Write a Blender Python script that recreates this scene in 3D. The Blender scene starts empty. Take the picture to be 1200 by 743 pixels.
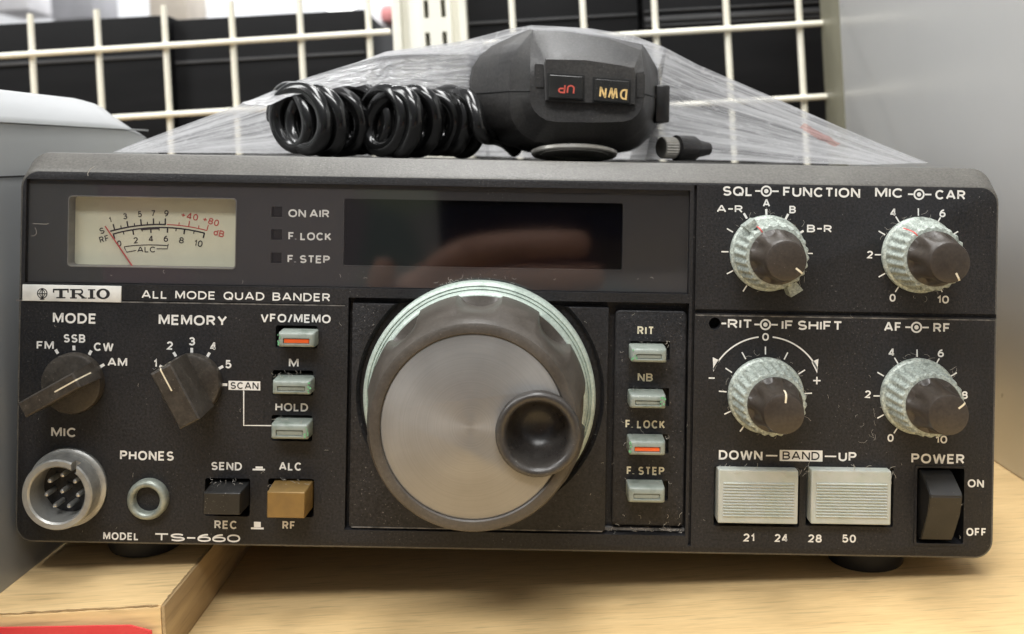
import bpy, bmesh, math, random
from mathutils import Matrix, Vector, noise

random.seed(7)
S = 0.001                       # every length below is in millimetres
sc = bpy.context.scene
C = sc.collection
rad = math.radians

# ------------------------------------------------------------------ camera
D = 230.0                       # lens to radio front
F = 1107.0                      # focal length in photo pixels (1200 wide)
VX, VY = 622.0, 183.0           # where the optical axis meets the photo
HS = 110.2                      # camera height over the shelf
HB = 97.0                       # camera height over the raised board
ROLL = 3.2                      # camera roll against gravity
TILT = 4.2                      # the radio leans: one foot on the board
cam_d = bpy.data.cameras.new('camera')
cam = bpy.data.objects.new('camera', cam_d); C.objects.link(cam)
cam.matrix_world = Matrix.Translation((0, -D*S, HS*S)) @ Matrix.Rotation(rad(ROLL), 4, 'Y') @ Matrix.Rotation(rad(90), 4, 'X')
cam_d.sensor_fit = 'HORIZONTAL'; cam_d.sensor_width = 36.0
cam_d.lens = 36.0*F/1200.0
cam_d.shift_x = -(VX-600.0)/1200.0
cam_d.shift_y = -(371.5-VY)/1200.0
cam_d.clip_start = 0.005; cam_d.clip_end = 60
cam_d.dof.use_dof = True
cam_d.dof.focus_distance = 0.226
cam_d.dof.aperture_fstop = 20.0
sc.camera = cam

# ------------------------------------------------------------------ light
w = bpy.data.worlds.new('World'); sc.world = w; w.use_nodes = True
bg = w.node_tree.nodes['Background']
bg.inputs[0].default_value = (0.93, 0.96, 1.0, 1); bg.inputs[1].default_value = 0.29

def shop_world():
    nt = w.node_tree; N = nt.nodes; K = nt.links
    tc = N.new('ShaderNodeTexCoord'); sx = N.new('ShaderNodeSeparateXYZ'); K.new(tc.outputs['Generated'], sx.inputs[0])
    rp = N.new('ShaderNodeValToRGB'); e = rp.color_ramp.elements
    e[0].position = 0.0; e[0].color = (0.40, 0.37, 0.34, 1); e[1].position = 1.0; e[1].color = (1.2, 1.22, 1.25, 1)
    k = e.new(.40); k.color = (0.42, 0.40, 0.39, 1); k = e.new(.56); k.color = (0.55, 0.54, 0.54, 1); k = e.new(.66); k.color = (1.1, 1.12, 1.15, 1)
    ma = N.new('ShaderNodeMath'); ma.operation = 'MULTIPLY_ADD'; ma.inputs[1].default_value = .5; ma.inputs[2].default_value = .5
    K.new(sx.outputs['Z'], ma.inputs[0]); K.new(ma.outputs[0], rp.inputs['Fac'])
    mp = N.new('ShaderNodeMapping'); mp.inputs['Scale'].default_value = (1, 1, 1.6); K.new(tc.outputs['Generated'], mp.inputs['Vector'])
    nz = N.new('ShaderNodeTexVoronoi'); nz.inputs['Scale'].default_value = 5.0; K.new(mp.outputs[0], nz.inputs['Vector'])
    hs = N.new('ShaderNodeHueSaturation'); hs.inputs['Saturation'].default_value = .35; K.new(nz.outputs['Color'], hs.inputs['Color'])
    mr = N.new('ShaderNodeMapRange'); mr.interpolation_type = 'SMOOTHSTEP'; mr.inputs['From Min'].default_value = .55; mr.inputs['From Max'].default_value = .15; mr.inputs['To Max'].default_value = .75
    ab = N.new('ShaderNodeMath'); ab.operation = 'ABSOLUTE'; K.new(sx.outputs['Z'], ab.inputs[0]); K.new(ab.outputs[0], mr.inputs['Value'])
    mx = N.new('ShaderNodeMix'); mx.data_type = 'RGBA'; K.new(mr.outputs[0], mx.inputs[0]); K.new(rp.outputs[0], mx.inputs[6]); K.new(hs.outputs[0], mx.inputs[7])
    K.new(mx.outputs[2], bg.inputs[0])
shop_world()

def area(name, loc, target, sx, sy, power, col=(1, 1, 0.985)):
    l = bpy.data.lights.new(name, 'AREA'); l.shape = 'RECTANGLE'; l.size = sx; l.size_y = sy
    l.energy = power; l.color = col
    o = bpy.data.objects.new(name, l); C.objects.link(o)
    o.location = loc
    o.rotation_euler = (Vector(target)-Vector(loc)).to_track_quat('-Z', 'Y').to_euler()
    return o
area('ceiling_and_fill_lamp', (0.05, 0.02, 1.30), (0.0, 0.02, 0), 1.2, 0.30, 15.0)
area('ceiling_and_fill_lamp', (-0.25, -1.15, 1.55), (0, 0, 0.05), 1.4, 0.30, 25.0)
area('ceiling_and_fill_lamp', (-1.35, -0.25, 1.25), (0.1, 0, 0.08), 0.3, 1.2, 16.0)  # unseen fill lamp, added to brighten the right divider
area('ceiling_and_fill_lamp', (-0.3, 1.50, 1.60), (-0.2, 2.4, 0.2), 1.6, 0.25, 45.0)  # unseen rear lamp, added and aimed to brighten the back wall

sc.view_settings.view_transform = 'Standard'; sc.view_settings.look = 'None'
sc.view_settings.exposure = 0.22; sc.view_settings.gamma = 1.0
sc.cycles.use_denoising = True
sc.cycles.max_bounces = 10; sc.cycles.transparent_max_bounces = 24
sc.cycles.sample_clamp_indirect = 6.0

# ------------------------------------------------------------------ frames
TH = rad(TILT-ROLL)
RADIO = Matrix.Translation((0, 0, HS*S)) @ Matrix.Rotation(rad(TILT), 4, 'Y')

def L(px, py, p=0.0):
    """photo pixel -> millimetres (x, z) in the radio's frame, on the plane p in front of its panel"""
    u, v = px-VX, py-VY
    s = (D-p)/F
    return ((u*math.cos(TH)+v*math.sin(TH))*s, (u*math.sin(TH)-v*math.cos(TH))*s)
S0 = D/F

def W(px, py, d):
    """photo pixel -> millimetres (x, y, z) in the upright world, at distance d from the lens"""
    u, v = px-VX, py-VY
    a = rad(-ROLL); s = d/F
    return ((u*math.cos(a)+v*math.sin(a))*s, d-D, HS+(u*math.sin(a)-v*math.cos(a))*s)

# ------------------------------------------------------------------ materials
def mat(name, col, rough=0.5, metal=0.0, col2=None, nscale=60.0, stretch=(1, 1, 1), lo=0.4, hi=0.65,
        bump=0.0, bscale=2500.0, speck=0.0, speck_col=(0.4, 0.4, 0.38), speck_scale=2600.0, speck_lo=0.68,
        coat=0.0, rough_var=0.0, ior=1.5, detail=6.0, grain=0.0, gscale=1700.0):
    m = bpy.data.materials.new(name); m.use_nodes = True
    nt = m.node_tree; N = nt.nodes; K = nt.links
    b = N['Principled BSDF']
    b.inputs['Roughness'].default_value = rough; b.inputs['Metallic'].default_value = metal
    b.inputs['IOR'].default_value = ior
    b.inputs['Coat Weight'].default_value = coat; b.inputs['Coat Roughness'].default_value = 0.06
    tc = N.new('ShaderNodeTexCoord'); mp = N.new('ShaderNodeMapping'); mp.inputs['Scale'].default_value = stretch
    K.new(tc.outputs['Object'], mp.inputs['Vector'])
    nz = N.new('ShaderNodeTexNoise'); nz.inputs['Scale'].default_value = nscale; nz.inputs['Detail'].default_value = detail
    nz.inputs['Roughness'].default_value = 0.62
    K.new(mp.outputs[0], nz.inputs['Vector'])
    rp = N.new('ShaderNodeValToRGB'); rp.color_ramp.elements[0].position = lo; rp.color_ramp.elements[1].position = hi
    c2 = col2 or tuple(c*0.82 for c in col)
    rp.color_ramp.elements[0].color = (*col, 1); rp.color_ramp.elements[1].color = (*c2, 1)
    K.new(nz.outputs['Fac'], rp.inputs['Fac'])
    out = rp.outputs['Color']
    if speck > 0:
        s1 = N.new('ShaderNodeTexNoise'); s1.inputs['Scale'].default_value = speck_scale; s1.inputs['Detail'].default_value = 2.0
        K.new(tc.outputs['Object'], s1.inputs['Vector'])
        s2 = N.new('ShaderNodeTexNoise'); s2.inputs['Scale'].default_value = 45.0; s2.inputs['Detail'].default_value = 4.0
        K.new(tc.outputs['Object'], s2.inputs['Vector'])
        ma = N.new('ShaderNodeMath'); ma.operation = 'MULTIPLY_ADD'; ma.inputs[1].default_value = 0.35; ma.inputs[2].default_value = -0.175
        K.new(s2.outputs['Fac'], ma.inputs[0])
        ad = N.new('ShaderNodeMath'); ad.operation = 'ADD'; K.new(s1.outputs['Fac'], ad.inputs[0]); K.new(ma.outputs[0], ad.inputs[1])
        mr = N.new('ShaderNodeMapRange'); mr.inputs['From Min'].default_value = speck_lo; mr.inputs['From Max'].default_value = speck_lo+0.1
        mr.inputs['To Max'].default_value = speck
        K.new(ad.outputs[0], mr.inputs['Value'])
        mx = N.new('ShaderNodeMix'); mx.data_type = 'RGBA'
        K.new(mr.outputs[0], mx.inputs[0]); K.new(out, mx.inputs[6]); mx.inputs[7].default_value = (*speck_col, 1)
        out = mx.outputs[2]
    if grain > 0:
        g1 = N.new('ShaderNodeTexNoise'); g1.inputs['Scale'].default_value = gscale; g1.inputs['Detail'].default_value = 3.0
        K.new(tc.outputs['Object'], g1.inputs['Vector'])
        g2 = N.new('ShaderNodeMapRange'); g2.inputs['From Min'].default_value = 0.3; g2.inputs['From Max'].default_value = 0.7
        g2.inputs['To Min'].default_value = 1-grain; g2.inputs['To Max'].default_value = 1+grain
        K.new(g1.outputs['Fac'], g2.inputs['Value'])
        gm = N.new('ShaderNodeMix'); gm.data_type = 'RGBA'; gm.blend_type = 'MULTIPLY'; gm.inputs[0].default_value = 1
        K.new(out, gm.inputs[6]); K.new(g2.outputs[0], gm.inputs[7]); out = gm.outputs[2]
    K.new(out, b.inputs['Base Color'])
    if rough_var > 0:
        r1 = N.new('ShaderNodeMapRange'); r1.inputs['From Min'].default_value = 0.3; r1.inputs['From Max'].default_value = 0.7
        r1.inputs['To Min'].default_value = max(0.02, rough-rough_var); r1.inputs['To Max'].default_value = min(1, rough+rough_var)
        K.new(nz.outputs['Fac'], r1.inputs['Value']); K.new(r1.outputs[0], b.inputs['Roughness'])
    if bump > 0:
        b1 = N.new('ShaderNodeTexNoise'); b1.inputs['Scale'].default_value = bscale; b1.inputs['Detail'].default_value = 2.0
        K.new(mp.outputs[0], b1.inputs['Vector'])
        bu = N.new('ShaderNodeBump'); bu.inputs['Strength'].default_value = bump; bu.inputs['Distance'].default_value = 0.0002
        K.new(b1.outputs['Fac'], bu.inputs['Height']); K.new(bu.outputs[0], b.inputs['Normal'])
    return m

M = {}
M['panel'] = mat('charcoal_moulded_plastic', (0.0120, 0.0122, 0.0140), 0.55, col2=(0.0180, 0.0172, 0.0188), nscale=40, bump=0.5, bscale=2600, ior=1.4,
                 speck=0.45, speck_col=(0.28, 0.26, 0.25), speck_scale=2200, speck_lo=0.69, rough_var=0.10, grain=0.55)
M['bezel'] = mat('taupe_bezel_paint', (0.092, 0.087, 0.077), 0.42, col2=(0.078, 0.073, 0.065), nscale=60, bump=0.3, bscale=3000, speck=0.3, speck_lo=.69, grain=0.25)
M['cabinet'] = mat('dark_grey_paint', (0.050, 0.048, 0.045), 0.5, bump=0.4, bscale=2600, speck=0.25)
M['window'] = mat('smoked_window_backing', (0.038, 0.036, 0.037), 0.4, bump=0.1, speck=0.35, speck_lo=0.72, rough_var=0.08)
M['print'] = mat('white_screen_print', (0.74, 0.73, 0.70), 0.6, col2=(0.66, 0.65, 0.62), nscale=900, lo=0.5, hi=0.8)
M['print_cream'] = mat('cream_screen_print', (0.74, 0.68, 0.50), 0.6, nscale=900)
M['ink'] = mat('black_ink', (0.012, 0.012, 0.013), 0.6)
M['red_ink'] = mat('red_ink', (0.52, 0.07, 0.06), 0.6)
M['plate'] = mat('white_nameplate', (0.72, 0.72, 0.69), 0.45, nscale=200)
M['face'] = mat('cream_meter_card', (0.66, 0.65, 0.50), 0.65, col2=(0.60, 0.59, 0.45), nscale=70)
M['meter_wall'] = mat('grey_meter_housing', (0.20, 0.19, 0.175), 0.5, bump=0.6, bscale=400, stretch=(1, 1, 9))
M['display'] = mat('black_display_glass', (0.002, 0.002, 0.004), 0.12, ior=1.15)
M['lamp_off'] = mat('dark_lamp_lens', (0.010, 0.009, 0.010), 0.25)
M['mint'] = mat('oxidised_mint_plating', (0.39, 0.43, 0.39), 0.46, 0.22, col2=(0.15, 0.17, 0.15), grain=0.4, gscale=1900, nscale=420, lo=0.52, hi=0.78,
                bump=0.25, bscale=1500, speck=0.5, speck_col=(0.62, 0.65, 0.58), speck_lo=0.66, rough_var=0.15)
M['mint_flange'] = mat('oxidised_flange', (0.42, 0.49, 0.44), 0.45, 0.2, col2=(0.27, 0.33, 0.29), nscale=220, lo=0.5, hi=0.75, bump=0.15, grain=.15,
                       speck=0.6, speck_col=(0.6, 0.65, 0.56), rough_var=0.12)
M['button'] = mat('grey_green_button_plastic', (0.25, 0.28, 0.25), 0.4, col2=(0.14, 0.17, 0.14), nscale=240, lo=0.5, hi=0.7,
                  speck=0.6, speck_col=(0.55, 0.57, 0.52), speck_lo=0.66, rough_var=0.12)
M['verdigris'] = mat('verdigris', (0.16, 0.42, 0.22), 0.7, nscale=500)
M['orange'] = mat('orange_lens', (0.90, 0.13, 0.02), 0.35, coat=0.3)
M['brown'] = mat('brown_black_knob_plastic', (0.036, 0.028, 0.022), 0.36, grain=0.2, col2=(0.046, 0.037, 0.030), nscale=120, bump=0.12, bscale=2500,
                 speck=0.35, speck_col=(0.28, 0.25, 0.21), speck_lo=0.71, rough_var=0.08)
M['brown_dusty'] = mat('dusty_brown_knob_plastic', (0.036, 0.030, 0.024), 0.40, grain=0.3, gscale=1400, col2=(0.058, 0.050, 0.041), nscale=200, lo=.45, hi=.75, speck=0.5, speck_col=(0.28, 0.25, 0.21), speck_lo=0.68, rough_var=0.08)
M['knob_grey'] = mat('worn_grey_rubber', (0.054, 0.046, 0.038), 0.42, grain=.15, col2=(0.076, 0.066, 0.056), nscale=90, bump=0.2, bscale=2200,
                     speck=0.35, speck_col=(0.30, 0.28, 0.25), speck_lo=0.70, rough_var=0.08)
M['gloss_black'] = mat('gloss_black_plastic', (0.018, 0.017, 0.017), 0.22, col2=(0.028, 0.027, 0.026), nscale=150, speck=0.3, speck_lo=0.7)
M['dimple'] = mat('brown_grey_worn_plastic', (0.036, 0.032, 0.029), 0.33, col2=(0.05, 0.045, 0.04), nscale=180, grain=.2, speck=.4, speck_lo=.68, rough_var=.1)
M['pointer'] = mat('cream_pointer_paint', (0.78, 0.70, 0.52), 0.5, nscale=500)
M['dullmetal'] = mat('dull_zinc', (0.42, 0.42, 0.40), 0.42, 0.55, col2=(0.25, 0.25, 0.24), nscale=150, lo=0.45, hi=0.7, bump=0.2,
                     speck=0.5, speck_col=(0.55, 0.54, 0.50), rough_var=0.12)
M['pin'] = mat('pin_metal', (0.60, 0.60, 0.58), 0.3, 0.8, nscale=500)
M['jack'] = mat('grey_green_jack_metal', (0.33, 0.36, 0.32), 0.42, 0.4, col2=(0.20, 0.22, 0.19), nscale=260, bump=0.2, speck=0.4)
M['hole'] = mat('dark_hole', (0.006, 0.006, 0.006), 0.7)
M['black_button'] = mat('black_push_button', (0.009, 0.0088, 0.0085), 0.4, col2=(0.015, 0.014, 0.013), nscale=200, speck=0.6, speck_col=(0.3, 0.28, 0.25), speck_lo=0.67)
M['gold'] = mat('bronze_push_button', (0.25, 0.155, 0.050), 0.40, 0.3, col2=(0.20, 0.125, 0.045), nscale=200, speck=0.4, speck_col=(0.5, 0.42, 0.28), speck_lo=0.68)
M['band'] = mat('grey_white_key_plastic', (0.44, 0.46, 0.43), 0.42, col2=(0.40, 0.43, 0.38), nscale=220, speck=0.3, speck_lo=0.7, rough_var=0.1)
M['rubber'] = mat('black_rubber', (0.012, 0.012, 0.012), 0.6)
M['lint'] = mat('pale_dust', (0.50, 0.47, 0.42), 0.95)
M['lip'] = mat('lit_dusty_edge', (0.16, 0.15, 0.14), 0.7, col2=(0.05, 0.048, 0.045), nscale=350, lo=0.42, hi=0.6)
M['mic'] = mat('matt_black_microphone_plastic', (0.024, 0.023, 0.023), 0.48, grain=0.35, gscale=1300, col2=(0.036, 0.034, 0.032), nscale=70, bump=0.3, bscale=3200,
               speck=0.3, speck_col=(0.25, 0.24, 0.22), speck_lo=0.70, rough_var=0.1)
M['cord'] = mat('gloss_black_rubber_cord', (0.005, 0.005, 0.005), 0.19, coat=0.2, nscale=200)
M['chrome'] = mat('worn_chrome', (0.50, 0.485, 0.45), 0.35, 0.7, col2=(0.36, 0.345, 0.31), nscale=200, rough_var=0.1)
M['red_print'] = mat('red_print', (0.62, 0.10, 0.07), 0.5)
M['amber_print'] = mat('amber_print', (0.80, 0.55, 0.22), 0.5)
M['cream_wire'] = mat('cream_coated_wire', (0.90, 0.87, 0.76), 0.35, nscale=30, col2=(0.84, 0.80, 0.66))
M['cream_post'] = mat('cream_painted_steel', (0.88, 0.86, 0.76), 0.4, nscale=20, col2=(0.85, 0.83, 0.73))
M['carton'] = mat('black_carton', (0.0035, 0.0035, 0.004), 0.6, ior=1.25, col2=(0.006, 0.006, 0.0065), nscale=14, stretch=(1, 1, 5))
M['carton_edge'] = mat('dark_grey_carton_fold', (0.045, 0.045, 0.047), 0.5)
M['left_top'] = mat('pale_casing_top', (0.40, 0.41, 0.415), 0.3, nscale=20, bump=0.3, bscale=120, stretch=(1, .2, 1))
M['left_metal'] = mat('pale_grey_casing', (0.34, 0.35, 0.355), 0.30, 0.4, nscale=8, col2=(0.31, 0.32, 0.325), bump=0.05, bscale=900, rough_var=0.06)
M['right_metal'] = mat('grey_divider_steel', (0.62, 0.62, 0.615), 0.30, 0.12, nscale=6, col2=(0.59, 0.59, 0.585), bump=0.08, bscale=700, rough_var=0.06)
M['khaki'] = mat('khaki_reflection', (0.24, 0.23, 0.17), 0.4, nscale=20)
M['wall'] = mat('pale_shop_wall', (0.80, 0.81, 0.84), 0.6, nscale=3)
M['grey_box'] = mat('grey_box', (0.42, 0.42, 0.45), 0.5, nscale=20)
M['pink_box'] = mat('pink_box', (0.75, 0.30, 0.30), 0.5, nscale=20)
M['beige_box'] = mat('beige_box', (0.72, 0.64, 0.54), 0.5, nscale=20)
M['white_box'] = mat('white_box', (0.75, 0.74, 0.76), 0.5, nscale=20)
M['red_card'] = mat('glossy_red_card', (0.62, 0.035, 0.05), 0.25, col2=(0.70, 0.06, 0.07), nscale=30)
M['shadow_gap'] = mat('dark_seam', (0.008, 0.008, 0.008), 0.7)

def wood(name, c1, c2, c3, ax):
    m = bpy.data.materials.new(name); m.use_nodes = True
    nt = m.node_tree; N = nt.nodes; K = nt.links; b = N['Principled BSDF']
    tc = N.new('ShaderNodeTexCoord'); mp = N.new('ShaderNodeMapping'); mp.inputs['Scale'].default_value = ax
    K.new(tc.outputs['Object'], mp.inputs['Vector'])
    n1 = N.new('ShaderNodeTexNoise'); n1.inputs['Scale'].default_value = 9; n1.inputs['Detail'].default_value = 9; n1.inputs['Roughness'].default_value = 0.66; n1.inputs['Distortion'].default_value = 0.25
    K.new(mp.outputs[0], n1.inputs['Vector'])
    r1 = N.new('ShaderNodeValToRGB'); e = r1.color_ramp.elements
    e[0].position = 0.30; e[0].color = (*c1, 1); e[1].position = 0.72; e[1].color = (*c3, 1)
    k = e.new(0.52); k.color = (*c2, 1)
    K.new(n1.outputs['Fac'], r1.inputs['Fac'])
    n2 = N.new('ShaderNodeTexNoise'); n2.inputs['Scale'].default_value = 70; n2.inputs['Detail'].default_value = 3
    K.new(mp.outputs[0], n2.inputs['Vector'])
    r2 = N.new('ShaderNodeMapRange'); r2.inputs['From Min'].default_value = 0.35; r2.inputs['From Max'].default_value = 0.75; r2.inputs['To Min'].default_value = 1.0; r2.inputs['To Max'].default_value = 0.86
    K.new(n2.outputs['Fac'], r2.inputs['Value'])
    mx = N.new('ShaderNodeMix'); mx.data_type = 'RGBA'; mx.blend_type = 'MULTIPLY'; mx.inputs[0].default_value = 1
    K.new(r1.outputs['Color'], mx.inputs[6]); K.new(r2.outputs[0], mx.inputs[7])
    K.new(mx.outputs[2], b.inputs['Base Color'])
    mp3 = N.new('ShaderNodeMapping'); mp3.inputs['Scale'].default_value = tuple(c*(1.5 if c < 5 else 2.6) for c in ax); K.new(tc.outputs['Object'], mp3.inputs['Vector'])
    n3 = N.new('ShaderNodeTexNoise'); n3.inputs['Scale'].default_value = 22; n3.inputs['Detail'].default_value = 3; K.new(mp3.outputs[0], n3.inputs['Vector'])
    r3 = N.new('ShaderNodeMapRange'); r3.inputs['From Min'].default_value = 0.57; r3.inputs['From Max'].default_value = 0.66; r3.inputs['To Min'].default_value = 1.0; r3.inputs['To Max'].default_value = 0.80
    K.new(n3.outputs['Fac'], r3.inputs['Value'])
    mx3 = N.new('ShaderNodeMix'); mx3.data_type = 'RGBA'; mx3.blend_type = 'MULTIPLY'; mx3.inputs[0].default_value = 1
    K.new(mx.outputs[2], mx3.inputs[6]); K.new(r3.outputs[0], mx3.inputs[7]); K.new(mx3.outputs[2], b.inputs['Base Color'])
    b.inputs['Roughness'].default_value = 0.38
    bu = N.new('ShaderNodeBump'); bu.inputs['Strength'].default_value = 0.15; bu.inputs['Distance'].default_value = 0.0003
    K.new(n2.outputs['Fac'], bu.inputs['Height']); K.new(bu.outputs[0], b.inputs['Normal'])
    return m
M['wood'] = wood('light_wood_laminate', (0.76, 0.545, 0.275), (0.71, 0.50, 0.245), (0.65, 0.445, 0.21), (2.2, 20, 20))
M['wood_board'] = wood('light_wood_board', (0.77, 0.56, 0.29), (0.72, 0.51, 0.255), (0.66, 0.46, 0.22), (2.0, 18, 18))
M['wood_edge'] = wood('worn_wood_edge', (0.50, 0.36, 0.19), (0.40, 0.28, 0.145), (0.26, 0.175, 0.09), (10, 1, 10))

def disc_mat():
    m = bpy.data.materials.new('spun_aluminium'); m.use_nodes = True
    nt = m.node_tree; N = nt.nodes; K = nt.links; b = N['Principled BSDF']
    b.inputs['Metallic'].default_value = 0.5; b.inputs['Anisotropic'].default_value = 0.8
    tg = N.new('ShaderNodeTangent'); tg.direction_type = 'RADIAL'; tg.axis = 'Y'
    K.new(tg.outputs[0], b.inputs['Tangent'])
    tc = N.new('ShaderNodeTexCoord')
    n = N.new('ShaderNodeTexNoise'); n.inputs['Scale'].default_value = 120; n.inputs['Detail'].default_value = 5
    K.new(tc.outputs['Object'], n.inputs['Vector'])
    r = N.new('ShaderNodeValToRGB'); r.color_ramp.elements[0].position = 0.35; r.color_ramp.elements[0].color = (0.285, 0.278, 0.268, 1)
    r.color_ramp.elements[1].position = 0.75; r.color_ramp.elements[1].color = (0.245, 0.238, 0.228, 1)
    K.new(n.outputs['Fac'], r.inputs['Fac'])
    sb = N.new('ShaderNodeVectorMath'); sb.operation = 'SUBTRACT'; sb.inputs[1].default_value = (.5, .5, .5); K.new(tc.outputs['Generated'], sb.inputs[0])
    ml = N.new('ShaderNodeVectorMath'); ml.operation = 'MULTIPLY'; ml.inputs[1].default_value = (1, 0, 1); K.new(sb.outputs[0], ml.inputs[0])
    le = N.new('ShaderNodeVectorMath'); le.operation = 'LENGTH'; K.new(ml.outputs[0], le.inputs[0])
    rn = N.new('ShaderNodeTexNoise'); rn.noise_dimensions = '1D'; rn.inputs['Scale'].default_value = 140; rn.inputs['Detail'].default_value = 3
    K.new(le.outputs['Value'], rn.inputs['W'])
    mr = N.new('ShaderNodeMapRange'); mr.inputs['From Min'].default_value = .3; mr.inputs['From Max'].default_value = .7; mr.inputs['To Min'].default_value = .93; mr.inputs['To Max'].default_value = 1.05
    K.new(rn.outputs['Fac'], mr.inputs['Value'])
    mx = N.new('ShaderNodeMix'); mx.data_type = 'RGBA'; mx.blend_type = 'MULTIPLY'; mx.inputs[0].default_value = 1
    K.new(r.outputs[0], mx.inputs[6]); K.new(mr.outputs[0], mx.inputs[7]); K.new(mx.outputs[2], b.inputs['Base Color'])
    m2 = N.new('ShaderNodeMapRange'); m2.inputs['To Min'].default_value = .30; m2.inputs['To Max'].default_value = .52
    K.new(rn.outputs['Fac'], m2.inputs['Value']); K.new(m2.outputs[0], b.inputs['Roughness'])
    return m
M['disc'] = disc_mat()

def clear_mat(name, fac_lo, rough):
    m = bpy.data.materials.new(name); m.use_nodes = True
    nt = m.node_tree; N = nt.nodes; K = nt.links
    for n in list(N):
        if n.type != 'OUTPUT_MATERIAL': N.remove(n)
    out = [n for n in N if n.type == 'OUTPUT_MATERIAL'][0]
    t = N.new('ShaderNodeBsdfTransparent'); t.inputs[0].default_value = (0.95, 0.95, 0.95, 1)
    g = N.new('ShaderNodeBsdfGlossy'); g.inputs['Roughness'].default_value = rough
    fr = N.new('ShaderNodeValue'); fr.outputs[0].default_value = fac_lo
    mx = N.new('ShaderNodeMixShader')
    K.new(fr.outputs[0], mx.inputs[0]); K.new(t.outputs[0], mx.inputs[1]); K.new(g.outputs[0], mx.inputs[2]); K.new(mx.outputs[0], out.inputs[0])
    return m
M['pane'] = clear_mat('clear_acrylic', 0.062, 0.06)

def film_mat():
    m = bpy.data.materials.new('clear_stretch_film'); m.use_nodes = True
    nt = m.node_tree; N = nt.nodes; K = nt.links
    for n in list(N):
        if n.type != 'OUTPUT_MATERIAL': N.remove(n)
    out = [n for n in N if n.type == 'OUTPUT_MATERIAL'][0]
    tc = N.new('ShaderNodeTexCoord')
    def streak(sc_, dist, power, seed):
        mp = N.new('ShaderNodeMapping'); mp.inputs['Scale'].default_value = sc_; mp.inputs['Location'].default_value = (seed, seed*1.7, 0)
        K.new(tc.outputs['UV'], mp.inputs['Vector'])
        n = N.new('ShaderNodeTexNoise'); n.inputs['Scale'].default_value = 1.0; n.inputs['Detail'].default_value = 3; n.inputs['Roughness'].default_value = 0.55; n.inputs['Distortion'].default_value = dist
        K.new(mp.outputs[0], n.inputs['Vector'])
        a_ = N.new('ShaderNodeMath'); a_.operation = 'MULTIPLY_ADD'; a_.inputs[1].default_value = 2; a_.inputs[2].default_value = -1; K.new(n.outputs['Fac'], a_.inputs[0])
        b_ = N.new('ShaderNodeMath'); b_.operation = 'ABSOLUTE'; K.new(a_.outputs[0], b_.inputs[0])
        c_ = N.new('ShaderNodeMath'); c_.operation = 'SUBTRACT'; c_.inputs[0].default_value = 1; K.new(b_.outputs[0], c_.inputs[1])
        d_ = N.new('ShaderNodeMath'); d_.operation = 'POWER'; d_.inputs[1].default_value = power; K.new(c_.outputs[0], d_.inputs[0])
        return d_, n
    s1, n = streak((2.2, 26, 1), .25, 26, 0.0); s2, n_b = streak((4, 70, 1), .3, 18, 3.3); s3, n_c = streak((22, 9, 1), 1.2, 34, 7.1)
    mpv = N.new('ShaderNodeMapping'); mpv.inputs['Scale'].default_value = (5, 8, 1); K.new(tc.outputs['UV'], mpv.inputs['Vector'])
    nv = N.new('ShaderNodeTexNoise'); nv.inputs['Scale'].default_value = 1.0; nv.inputs['Detail'].default_value = 4; K.new(mpv.outputs[0], nv.inputs['Vector'])
    vb = N.new('ShaderNodeMapRange'); vb.inputs['From Min'].default_value = .35; vb.inputs['From Max'].default_value = .7; vb.inputs['To Min'].default_value = .32; vb.inputs['To Max'].default_value = .86
    K.new(nv.outputs['Fac'], vb.inputs['Value'])
    def add(a_, b_, k_):
        q = N.new('ShaderNodeMath'); q.operation = 'MULTIPLY_ADD'; q.inputs[1].default_value = k_; K.new(a_, q.inputs[0]); K.new(b_, q.inputs[2]); return q.outputs[0]
    tot = add(s1.outputs[0], vb.outputs[0], .55); tot = add(s2.outputs[0], tot, .4); tot = add(s3.outputs[0], tot, .3)
    r = N.new('ShaderNodeMath'); r.operation = 'MINIMUM'; r.inputs[1].default_value = 0.97; K.new(tot, r.inputs[0])
    t = N.new('ShaderNodeBsdfTransparent'); t.inputs[0].default_value = (0.97, 0.97, 0.98, 1)
    d = N.new('ShaderNodeBsdfDiffuse'); d.inputs[0].default_value = (0.92, 0.92, 0.94, 1)
    tr = N.new('ShaderNodeBsdfTranslucent'); tr.inputs[0].default_value = (0.93, 0.93, 0.95, 1)
    g = N.new('ShaderNodeBsdfGlossy'); g.inputs['Roughness'].default_value = 0.22
    a1 = N.new('ShaderNodeMixShader'); a1.inputs[0].default_value = 0.5; K.new(d.outputs[0], a1.inputs[1]); K.new(tr.outputs[0], a1.inputs[2])
    a2 = N.new('ShaderNodeMixShader'); a2.inputs[0].default_value = 0.42; K.new(a1.outputs[0], a2.inputs[1]); K.new(g.outputs[0], a2.inputs[2])
    a3 = N.new('ShaderNodeMixShader'); K.new(r.outputs[0], a3.inputs[0]); K.new(t.outputs[0], a3.inputs[1]); K.new(a2.outputs[0], a3.inputs[2])
    bu = N.new('ShaderNodeBump'); bu.inputs['Strength'].default_value = 1.0; bu.inputs['Distance'].default_value = 0.004
    K.new(n.outputs['Fac'], bu.inputs['Height']); K.new(bu.outputs[0], g.inputs['Normal']); K.new(bu.outputs[0], d.inputs['Normal'])
    K.new(a3.outputs[0], out.inputs[0])
    return m
M['film'] = film_mat()
fr_ = M['film'].copy(); fr_.name = 'red_reflection_film'; M['film_red'] = fr_  # a red label's reflection, put into the film's own colour
for n_ in fr_.node_tree.nodes:
    if n_.type in ('BSDF_DIFFUSE', 'BSDF_TRANSLUCENT'): n_.inputs[0].default_value = (0.88, 0.58, 0.55, 1)

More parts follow.
